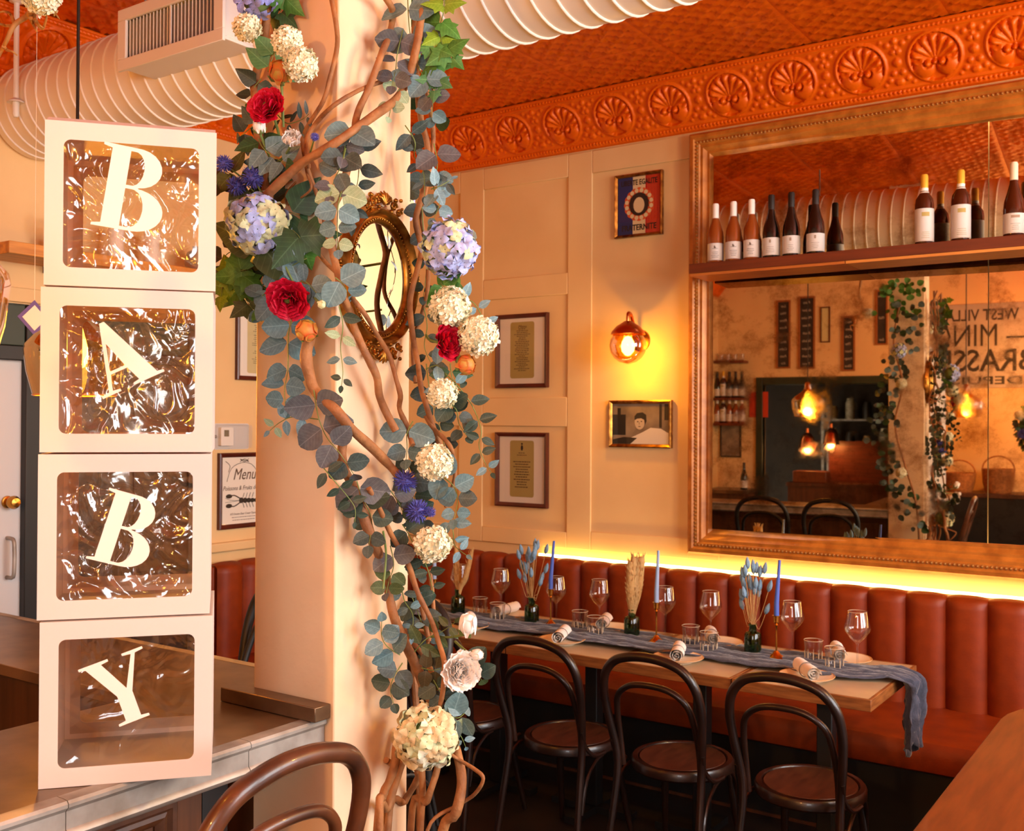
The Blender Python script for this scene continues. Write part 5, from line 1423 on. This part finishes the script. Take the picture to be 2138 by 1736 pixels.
def bud(label, px, py, r, h, col, dirv, off=.14, stem_to=None):
    c = G(px, py, off)
    t = thing('flower_bud', label, 'flower', c, 'flowers of the garland'); Fm = frame(dirv, up=VW); t.rotation_euler = Fm.to_euler()
    R = r * PXM; H = h * PXM
    MB().lathe([(0, -H), (R * .55, -H * .85), (R * .95, -H * .3), (R, .1 * H), (R * .75, H * .65), (R * .3, H * .95), (0, H)], 14).build('closed_petals', PM[col], t, ang=180)
    for k in range(5):
        o = link('petal', petal(col, .02), t); a = 2 * pi * k / 5
        o.scale = (R * 1.15, H * 1.75, R * .8); o.rotation_euler = (Matrix.Rotation(a, 3, 'Z') @ Matrix.Rotation(1.62, 3, 'X')).to_euler()
        o.location = Matrix.Rotation(a, 3, 'Z') @ V((0, R * .92, -H * .85))
    for k in range(4):
        a = 2 * pi * k / 4 + .4; MB().tube([(0, 0, -H), (R * .8 * cos(a), R * .8 * sin(a), -H * .75), (R * 1.15 * cos(a), R * 1.15 * sin(a), -H * .3)], [R * .25, R * .22, .0005], 5).build('sepal', M_['stem'], t)
    if stem_to:
        e = Fm.transposed() @ (G(*stem_to, .05) - c); MB().tube(smooth_pts([V((0, 0, -H)), V((0, 0, -H * 1.4)).lerp(e, .45), e], 4), .0028, 6).build('stem', M_['stem'], t)
bud('round white bud under the upper crimson ranunculus', 541, 263, 13, 15, 'whi', fdir(0, .9, .5), stem_to=(577, 360))
bud('orange-red bud above the upper crimson ranunculus', 586, 150, 24, 20, 'bud', fdir(.1, .6, .8), stem_to=(590, 250))
bud('bronze bud under the lower crimson ranunculus', 640, 690, 22, 18, 'bud', fdir(.2, .2, 1), stem_to=(640, 720))
bud('peach and pink bud below the sideways crimson flower', 973, 762, 21, 17, 'bud', fdir(.8, .1, .5), stem_to=(945, 725))
bud('oval white rosebud over the table edge', 977, 1305, 19, 25, 'whi', fdir(.1, .9, .5), stem_to=(900, 1330))
bud('small white rosebud just above the open white rose', 996, 1368, 12, 14, 'whi', fdir(.6, .2, .6), stem_to=(950, 1340))
bud('tiny green bud right of the lower crimson flower', 672, 636, 8, 9, 'gre' if 'gre' in PM else 'whi', fdir(.5, -.3, .7), stem_to=(650, 615))
th = MB(); r_ = random.Random(9)
for i in range(130):
    d_ = fib(130, i) + V((r_.uniform(-.15, .15), r_.uniform(-.15, .15), r_.uniform(-.15, .15))); d_.normalize(); s_ = d_.orthogonal().normalized()
    th.tube([d_ * .45, d_ * .8 + s_ * .06, d_ * r_.uniform(.9, 1.1) + s_ * .14], [.045, .06, .012], 4)
thm = th.mesh('spikes', PM['blu'], 80)
thc = MB().ball((0, 0, 0), .6, 10, 7).mesh('heart', PM['blu'], 180)
def thistle(label, px, py, r, stem_to, off=.13):
    c = G(px, py, off); R = r * PXM
    t = thing('blue_thistle', label, 'flower', c, 'flowers of the garland')
    o = link('spikes', thm, t); o.scale = (R,) * 3; o.rotation_euler = (rnd.uniform(0, 6), rnd.uniform(0, 6), 0); o['kind'] = 'stuff'
    o = link('heart', thc, t); o.scale = (R,) * 3
    e = G(*stem_to, .05) - c; MB().tube([V((0, 0, 0)), e * .5, e], .002, 5).build('stem', M_['stem'], t)
for lb, x, y, r, s in (('blue thistle at the far left beside the top letter box', 468, 342, 19, (530, 390)), ('left blue thistle of the touching pair above the left hydrangea', 494, 388, 22, (550, 420)),
                       ('right blue thistle of the touching pair above the left hydrangea', 528, 371, 24, (556, 420)), ('tiny blue thistle on a thin stem at the pillar corner', 657, 286, 9, (645, 330)),
                       ('upper blue thistle on the lower strand', 846, 1006, 26, (858, 1040)), ('lower blue thistle on the lower strand', 872, 1068, 26, (860, 1100)), ('small blue thistle touching the lower one', 899, 1070, 12, (870, 1100))):
    thistle(lb, x, y, r, s)
# thin green stems of the left strand
for k, (lb, P) in enumerate((('long green flower stem beside the upper crimson flower', [(586, 165), (590, 215), (592, 265)]), ('green flower stems bundled above the lower crimson flower', [(590, 545), (605, 575), (618, 600)]),
                             ('loose green grass stems in the lower strand', [(800, 1110), (806, 1160), (800, 1230)]))):
    o = vine(lb, P, 2.2, .12, 'green_twig', M_['stem']); o['category'] = 'twig'; o['group'] = 'loose green stems'

# ---- the part of the garland on the far side of the pillar, seen only in the mirror
def back(u, z, off=.07): return V((u, PY1 + off, z))
vb = [MB().tube([p - back(-1.72, 2.6) for p in smooth_pts([back(-1.72, 2.6), back(-1.76, 2.3), back(-1.7, 2.0), back(-1.75, 1.7), back(-1.68, 1.4), back(-1.6, 1.1), back(-1.58, .6), back(-1.62, 0.001)], 5)], .008, 8).build('vine_branch', M_['vine'])]
vb[0].location = back(-1.72, 2.6); tag(vb[0], 'branch on the mirror side of the pillar, seen reflected', 'branch', 'twisted willow branches on the pillar')
KZ = thing('eucalyptus_sprig', 'leafy garland strand on the mirror side of the pillar, seen reflected', 'sprig', back(-1.75, 2.5), 'eucalyptus sprigs on the garland')
for i in range(200):
    z = rnd.uniform(.95, 2.6) if i < 150 else rnd.uniform(2.5, 2.78); u = -1.75 + .1 * sin(z * 3) + rnd.uniform(-.09, .09) + max(0, 1.5 - z) * .25 + (rnd.uniform(-.16, .03) if i >= 150 else 0)
    put_leaf(KZ, back(-1.75, 2.5), back(u, z, rnd.uniform(.04, .12)), V((rnd.uniform(-1, 1), rnd.uniform(-.2, .4), rnd.uniform(-1, .4))), rnd.uniform(.035, .055), 'round', ('deep', 'dark', 'grey', 'bottle')[i % 4] if i < 150 else 'ivy', face=V((0, 1, 0)))
def reloc(o, p): o.location = p
for fn, lb, u, z in ((0, 'blue hydrangea reflected from the far side of the pillar', -1.72, 2.24), (1, 'cream snowball reflected from the far side of the pillar, upper', -1.7, 2.0), (1, 'cream snowball reflected from the far side of the pillar, lower', -1.7, 1.35)):
    p = back(u, z, .12)
    if fn == 0:
        t = thing('hydrangea', lb, 'flower', p, 'flowers of the garland')
        MB().ball((0, 0, 0), .045, 12, 8).build('inner_florets', M_['stem'], t, ang=180)
        for i in range(40):
            d_ = fib(40, i); o = link('floret', FM['per' if i % 3 else 'gre'], t); o.location = d_ * .055; o.rotation_euler = frame(d_).to_euler(); o.scale = (.03,) * 3
    else:
        t = thing('snowball_flower', lb, 'flower', p, 'flowers of the garland')
        o = link('petals', sbm, t); o.scale = (.04,) * 3; o['kind'] = 'stuff'
        o = link('heart', core, t); o.scale = (.04,) * 3

# ================================================================== OVAL MIRROR ON THE PILLAR
oc = V((PX1, 1.722, 2.02))
t = thing('oval_mirror', 'small oval mirror in an ornate gilt frame on the white pillar face', 'mirror', oc, M=FACE['left'])
ow, oh = .094, .127
def oval_sweep(prof, n=64):
    mb = MB(); m = len(prof)
    vs = [((ow + u) * cos(a), (oh + u) * sin(a), h) for a in [2 * pi * i / n for i in range(n)] for u, h in prof]
    fs = [(i * m + k, ((i + 1) % n) * m + k, ((i + 1) % n) * m + (k + 1) % m, i * m + (k + 1) % m) for i in range(n) for k in range(m)]
    return mb.add(vs, fs)
oval_sweep([(-.008, .004), (-.006, .014), (.0, .018), (.004, .012), (.008, .012), (.014, .026), (.02, .03), (.026, .024), (.03, .012), (.034, .008), (.034, 0), (-.008, 0)]).build('frame', M_['gilt'], t, ang=60)
mb = MB()
for i in range(80):
    a = 2 * pi * i / 80; mb.ball(((ow + .002) * cos(a), (oh + .002) * sin(a), .0175), .0026, 6, 4)
tag(mb.build('bead_ring', M_['gilt'], t), kind='stuff')
def scrolls(cy, s, top):
    mb = MB(); r3 = random.Random(3)
    for sg in (-1, 1):
        for cx, dy, R0 in ((.014, .014, .012), (.034, .004, .011), (.052, -.008, .009)):
            P = [(sg * (cx + R0 * (1 - q / 14) * cos(q * .75)), cy + s * (dy + R0 * (1 - q / 14) * sin(q * .75)), .022) for q in range(12)]
            mb.tube(P, [.0042 - .0002 * q for q in range(12)], 6)
        for k in range(9): mb.ball((sg * r3.uniform(.004, .062), cy + s * r3.uniform(-.012, .022) - s * .0, .02 + r3.uniform(0, .006)), r3.uniform(.003, .006), 7, 5)
    for k in range(5):
        a = pi / 2 + (k - 2) * .5; mb.tube([(0, cy + s * .004, .024), (.016 * cos(a), cy + s * (.006 + .018 * sin(a)), .028), (.022 * cos(a), cy + s * (.008 + .026 * sin(a)), .022)], [.003, .005, .0015], 6)
    return mb
scrolls(oh + .03, 1, True).build('crest', M_['gilt'], t, ang=60)
scrolls(-oh - .03, -1, False).build('crest', M_['gilt'], t, ang=60)
mb = MB()
for sg in (-1, 1):
    for k in range(4): mb.ball((sg * (ow + .034), -.02 + k * .013, .014), .0065 - .0008 * abs(k - 1.5), 8, 6)
mb.build('side_ornament', M_['gilt'], t, ang=60)
MB().add([(0, 0, .008)] + [((ow - .003) * cos(2 * pi * i / 48), (oh - .003) * sin(2 * pi * i / 48), .008) for i in range(48)], [(0, 1 + i, 1 + (i + 1) % 48) for i in range(48)]).build('mirror_glass', mat('silver_mirror', (226, 222, 214), .015, metal=1), t)

# ================================================================== LEFT SIDE DETAILS
t = thing('honey_shelf', 'honey wood shelf on the left wall above the door', 'shelf', (LX, 2.37, 2.4))
MB().box(.001, .25, 0, 1.6, .0, .052).build('board', M_['shelf_light'], t, bevel=.003)
for y in (.3, 1.3): MB().box(.001, .2, y, y + .02, -.03, -.0005).build('bracket', M_['black'], t)
def pot(lb, y, kind):
    t = thing('vase' if kind != 'plant' else 'potted_plant', lb, 'vase' if kind != 'plant' else 'plant', (LX + .14, y, 2.4528), 'things on the honey shelf')
    if kind == 'plant':
        MB().lathe([(0, 0), (.03, 0), (.042, .07), (.039, .07), (.03, .05), (0, .05)], 16).build('pot', M_['white'], t)
        for k in range(9):
            a = rnd.uniform(0, 6.28); e = V((.05 * cos(a), .06 * sin(a), rnd.uniform(.1, .18)))
            MB().tube([(0, 0, .05), e * .5 + V((0, 0, .05)), e], .0015, 4).build('stem', M_['stem'], t)
            for j in range(4):
                put_leaf(t, V((0, 0, 0)), e * (.5 + .17 * j) + V((0, 0, .03)), V((cos(a + j), sin(a + j), .3)), .022, 'oval', 'bottle')
    elif kind == 'round':
        MB().lathe([(0, 0), (.03, 0), (.06, .03), (.065, .06), (.05, .1), (.022, .115), (.024, .13), (.018, .13), (.016, .115), (0, .1)], 20).build('body', mat('slate_glaze', (110, 106, 100), .3), t)
    else:
        MB().lathe([(0, 0), (.035, 0), (.04, .01), (.034, .1), (.04, .16), (.035, .16), (.03, .1), (0, .05)], 18).build('body', M_['white'], t)
    return t
pot('small leafy green plant on the honey shelf beside the top letter box', 2.66, 'plant')
pot('white ceramic vase on the honey shelf, seen through the top letter box', 2.95, 'vase')
pot('second white ceramic vase on the honey shelf, seen through the top letter box', 3.15, 'vase')
pot('round slate grey vase on the honey shelf, seen through the top letter box', 3.42, 'round')
# pennant between the boxes and the pendant
p = hit(72, 664, 0, -3.2)
t = thing('paper_pennant', 'peach diamond pennant edged in violet hanging left of the second letter box', 'pennant', p, M=FACE['left'])
q = .058
MB().prism([(-q, 0), (0, -q), (q, 0), (0, q)], -.0015, 0).build('border', mat('violet_border', (88, 72, 140), .7), t)
MB().prism([(-q * .72, 0), (0, -q * .72), (q * .72, 0), (0, q * .72)], 0, .0008).build('field', M_['card'], t)
MB().tube([(0, q, 0), (0, CZ - p.z, 0)], .0008, 4).build('thread', M_['white'], t)
# hanging branch with a cream flower at the top left
def branch(label, P, r, d):
    pts = smooth_pts([at(x, y, d + .02 * sin(i * 2)) for i, (x, y) in enumerate(P)], 4); b = pts[0]
    o = MB().tube([q_ - b for q_ in pts], [PXM * (r * (1 - .75 * i / (len(pts) - 1))) for i in range(len(pts))], 8).build('hanging_branch', mat('pale_branch', (196, 140, 70), .7, col2=(150, 100, 50), ns=20) if 'pale_branch' not in bpy.data.materials else bpy.data.materials['pale_branch'], ang=75)
    o.location = b; tag(o, label, 'branch', 'pale branches hanging at the top left'); return o
b0 = branch('main pale branch hanging into view at the top left', [(95, -300), (90, -120), (78, -40), (66, 18), (56, 34), (30, 52), (14, 84), (2, 108), (-14, 140)], 10, 2.25)
for lb, P in (('forked pale twig left of the main hanging branch', [(28, 54), (10, 53), (-6, 50), (-30, 60)]), ('short pale twig under the cream flower at top left', [(70, 25), (74, 42), (84, 54), (92, 58)]),
              ('drooping pale twig below the sprinkler end', [(8, 96), (14, 104), (26, 108), (36, 116)]), ('thin pale twig curling right under the cream flower', [(98, 8), (108, 24), (118, 32), (124, 40)]),
              ('thin pale twig at the corner of the view', [(30, 50), (22, 30), (6, 24), (-8, 30)]), ('small pale twig below the fork', [(64, 38), (70, 52), (76, 64), (78, 66)]),
              ('twin pale twig right of the fork', [(72, 40), (88, 60), (97, 38), (96, 28)])):
    branch(lb, P, 4.4, 2.25)
snowball('cream snowball flower on the hanging branch at the top left', 86, -10, 40, depth=2.2, stem_to=(78, -30))

# ================================================================== BEHIND THE LENS, SEEN IN THE BIG MIRROR
SL_ = mat('slate_board', (34, 30, 27), .6, col2=(48, 42, 38), ns=10)
CH_ = mat('chalk', (196, 186, 170), .9)
OW_ = mat('oak_frame', (150, 88, 40), .5)
def wallthing(name, lb, cat, x, z, group=None): return thing(name, lb, cat, (x, BY + .001, z), group, M=FACE['bar'])
def chalk(lb, x, z, w, h, words, seed):
    t = wallthing('chalkboard', lb, 'board', x, z, 'tall chalkboards reflected in the mirror')
    n0 = len(KIDS.get(t.name, []))
    sweep_frame(t, w, h, [(0, 0), (0, .018), (.018, .018), (.02, .01), (.02, 0)], OW_)
    for o in KIDS[t.name][n0:]: o.location = (-w / 2, -h / 2, 0)
    MB().box(-w / 2 + .015, w / 2 - .015, -h / 2 + .015, h / 2 - .015, .001, .008).build('slate', SL_, t)
    n = len(words)
    for i, s in enumerate(words):
        text(s, .042, t, CH_, 0, h / 2 - .07 - (h - .13) * i / max(1, n - 1), .0085, 'chalk_lettering', shear=.25, sx=min(1, (w - .05) / (.024 * len(s) + .001)), rot=rnd.uniform(-.03, .03))
    return t
chalk('tall chalkboard at the left of the reflected pair', -3.66, 2.75, .165, .8, ['Les', 'Vins', 'Blanc', 'Rose', 'Rouge', 'Brut', 'Cidre', 'Pastis', 'Kir'], 1)
chalk('tall chalkboard at the right of the reflected pair', -3.39, 2.76, .19, .84, ['Plats', 'du Jour', 'Moules', 'Frites', 'Steak', 'Salade', 'Soupe', 'Oeufs', 'Tarte'], 2)
chalk('shorter chalkboard reflected beside the garland', -2.92, 2.62, .145, .63, ['Huitres', 'Bieres', 'Cafe', 'The', 'Dessert', 'Fromage', 'Glace'], 3)
chalk('chalkboard mostly hidden by the reflected garland', -2.56, 2.9, .13, .62, ['Menu', 'Midi', 'Soir'], 4)
t = wallthing('framed_notice', 'narrow framed cream notice between the reflected chalkboards', 'picture', -3.125, 2.64)
sweep_frame(t, .11, .41, [(0, 0), (0, .014), (.014, .014), (.014, 0)], M_['darkwood'])
MB().box(.01, .1, .01, .4, .001, .006).build('sheet', mat('cream_sheet', (206, 196, 140), .8), t)
t = wallthing('brasserie_sign', 'large pale wall sign with black lettering, reflected at the mirror right', 'sign', -1.69, 2.55)
MB().box(-.74, .74, -.45, .45, .001, .012).build('sign_board', mat('sign_grey', (176, 160, 150), .7, col2=(160, 146, 136), ns=6), t)
text('WEST VILLAGE', .17, t, M_['ink'], -.07, .325, .0125, bold=.003, fit=.88)
text('\u2014 MINC \u2014', .34, t, M_['ink'], .0, .1, .0125, fit=1.3)
text('BRASSERIE', .33, t, M_['ink'], .0, -.17, .0125, bold=.005, fit=1.32)
text('DEPUIS 202', .12, t, M_['ink'], .0, -.375, .0125, bold=.002, fit=1.1)
# bar shelves with bottles
for k, (z, lb) in enumerate(((2.42, 'upper reflected bar shelf'), (1.98, 'middle reflected bar shelf with dark wine'), (1.68, 'lower reflected bar shelf with spirits'))):
    s = tag(MB().box(-4.44, -4.08, 0, .2, 0, .03).build('bar_shelf', M_['shelf']), lb, 'shelf', 'bar shelves reflected in the mirror'); s.location = (0, BY + .001, z)
first = {}
n_ = 0
for k, z in enumerate((2.01, 1.71)):
    for i in range(5):
        kind = ('black', 'rose')[k] if i != 3 else 'gold'
        lb = 'bottle %s from the inner end of the %s reflected bar shelf' % (wn[i], ('middle', 'lower')[k])
        if kind in first: b = dup(first[kind], label=lb)
        else: b = bottle(kind, lb, 0, 0, 0, group='bottles on the reflected bar shelves'); first[kind] = b
        b.location = (-4.12 - i * .075, BY + .12, z + .0005); b.rotation_euler = (0, 0, pi)
wgl = None
for i in range(4):
    o = dup(tg, (-4.13 - i * .085, BY + .1, 2.4505), label='small glass %s from the inner end of the upper reflected shelf' % wn[i]); o['group'] = 'glasses on the reflected upper shelf'
t = thing('back_counter', 'brown back counter reflected at the lower left of the mirror', 'counter', (-4.2, BY + .3, 0))
MB().box(-.24, .24, -.29, .25, .9, .94).build('worktop', M_['zinc'], t)
MB().box(-.22, .22, -.29, .2, .001, .899).build('cupboard', M_['barwood'], t)
b = bottle('black', 'dark bottle standing on the reflected back counter', -4.02, BY + .35, .9405, rotz=pi, group='things on the reflected back counter')
t = tag(MB().box(0, .22, 0, .012, 0, .3).build('red_card', mat('orange_red_card', (196, 60, 24), .6)), 'orange-red card on the wall beside the reflected bar shelves', 'card'); t.location = (-4.06, BY + .001, 1.78)
t = wallthing('framed_print', 'framed grey print low beside the reflected bar shelves', 'picture', -4.16, 1.3)
sweep_frame(t, .26, .42, [(0, 0), (0, .014), (.016, .014), (.016, 0)], M_['black'])
MB().box(.01, .25, .01, .41, .001, .006).build('sheet', G1, t)
# kitchen beyond the opening
KY = BY - 2.5
t = thing('kitchen_rack', 'dark steel rack of jars in the reflected kitchen', 'rack', (-3.0, KY + .05, 0))
for z in (.5, .95, 1.35, 1.75): MB().box(-.7, .9, 0, .35, z, z + .02).build('rack_shelf', M_['zincedge'], t)
for x in (-.7, .87):
    for y in (0, .32): MB().box(x, x + .03, y, y + .03, .001, 1.95).build('post', M_['zincedge'], t)
JM = [mat('jar_' + c, v, .4) for c, v in (('ochre', (150, 110, 60)), ('dark', (44, 38, 34)), ('cream', (190, 176, 150)))]
k = 0
for z in (.52, .97, 1.37, 1.77):
    for i in range(7):
        o = tag(MB().lathe([(0, 0), (.06, 0), (.062, .12 + .05 * ((i * 7 + k) % 3)), (.045, .15 + .05 * ((i * 7 + k) % 3)), (.045, .18 + .05 * ((i * 7 + k) % 3)), (0, .18 + .05 * ((i * 7 + k) % 3))], 12).build('jar', JM[(i + k) % 3]), 'storage jar %s from the left, on the %s shelf of the reflected kitchen rack' % (('first', 'second', 'third', 'fourth', 'fifth', 'sixth', 'seventh')[i], ('lowest', 'second', 'third', 'top')[k // 7]), 'jar', 'jars on the kitchen rack')
        o.location = (-3.58 + i * .22, KY + .22, z + .0005); k += 1
t = thing('kitchen_pass', 'brown wooden pass counter in the reflected kitchen opening', 'counter', (-3.1, BY - .55, 0))
MB().box(-.62, .58, -.2, .2, .96, 1.0).build('worktop', M_['barwood'], t)
MB().box(-.6, .56, -.18, .18, .001, .9595).build('cupboard', M_['barwood'], t)
MB().box(-.2, .5, -.2, -.17, 1.0005, 1.5).build('back_board', M_['shelf'], t)
o = tag(MB().box(-.2, .2, -.12, .12, 0, .14).build('bread_crate', M_['oak'], bevel=.01), 'orange wooden bread crate on the reflected kitchen pass', 'crate'); o.location = (-3.45, BY - .5, 1.0008)
def heat(lb, x, y, z, f=None):
    if f is None:
        t = thing('copper_heat_lamp', lb, 'lamp', (x, y, z), 'copper heat lamps over the kitchen pass')
        MB().lathe([(.018, .25), (.022, .2), (.05, .18), (.08, .13), (.09, .06), (.1, .0), (.096, .0), (.085, .06), (.074, .13), (.03, .18)], 24).build('shade', M_['copper'], t)
        MB().tube([(0, 0, .2), (0, 0, 2.7 - z)], .006, 6).build('cord', M_['black'], t)
        MB().ball((0, 0, .05), .035, 12, 8).build('bulb', M_['bulb'], t)
    else: t = dup(f, (x, y, z), label=lb)
    lamp('heat_lamp_light', (x, y, z - .01), 10, (1, .5, .16), .03)
    return t
hl = heat('copper heat lamp at the left of the reflected kitchen pass', -3.5, BY - .5, 1.4)
heat('copper heat lamp at the right of the reflected kitchen pass', -3.22, BY - .5, 1.46, hl)
# baskets and a crate on a side counter, reflected at the right
t = thing('side_counter', 'dark side counter reflected at the right of the mirror', 'counter', (-1.3, BY + .3, 0))
MB().box(-.8, .9, -.29, .25, .96, 1.0).build('worktop', M_['barwood'], t)
MB().box(-.78, .88, -.28, .22, .001, .9595).build('cupboard', M_['black'], t)
BK = mat('wicker', (190, 120, 56), .8, col2=(150, 90, 40), ns=40, bump=.5, bs=60)
for i, (x, lb) in enumerate(((-1.72, 'wicker basket at the left on the reflected side counter'), (-1.35, 'taller wicker basket with a hoop handle on the reflected side counter'))):
    t = thing('wicker_basket', lb, 'basket', (x, BY + .3, 1.0005), 'baskets on the reflected counter')
    MB().lathe([(0, 0), (.12, 0), (.15, .1), (.16, .2 + .05 * i), (.15, .2 + .05 * i), (.13, .02), (0, .015)], 24).build('body', BK, t)
    MB().tube([(.15 * cos(a), 0, .2 + .05 * i + .13 * sin(a)) for a in [pi * k / 14 for k in range(15)]], .008, 6).build('handle', BK, t)

# hanging flower piece reflected at the right edge of the mirror
wp0 = V((-1.02, -1.5, 1.68))
t = thing('hanging_bouquet', 'bushy hanging bouquet reflected at the right edge of the mirror', 'bouquet', wp0)
MB().tube([(0, 0, 0), (0, 0, CZ - wp0.z)], .004, 5).build('cord', M_['vine'], t)
MB().ball((0, 0, 0), .12, 12, 8, (1, 1, 1.5)).build('moss_core', LM['bottle'], t, ang=180)
for i in range(110):
    d_ = fib(110, i); put_leaf(t, V((0, 0, 0)), V((d_.x * .13, d_.y * .13, d_.z * .2)), d_ + V((rnd.uniform(-.6, .6), rnd.uniform(-.6, .6), rnd.uniform(-.8, .2))), rnd.uniform(.05, .08), 'round' if i % 3 else 'ivy', ('bottle', 'deep', 'ivy', 'dark')[i % 4], face=d_)
for i, (dx, dz, c_) in enumerate(((-.1, .12, 'cre'), (.06, -.14, 'cre'), (.04, .05, 'red'), (-.08, -.06, 'per'))):
    if c_ == 'red':
        o = link('bloom', MB().ball((0, 0, 0), .04, 12, 8).mesh('bloom', PM['red'], 180), t)
    else:
        o = link('bloom', sbm if c_ == 'cre' else thm, t); o.scale = (.05,) * 3; o['kind'] = 'stuff'
    o.location = (dx, .15, dz)
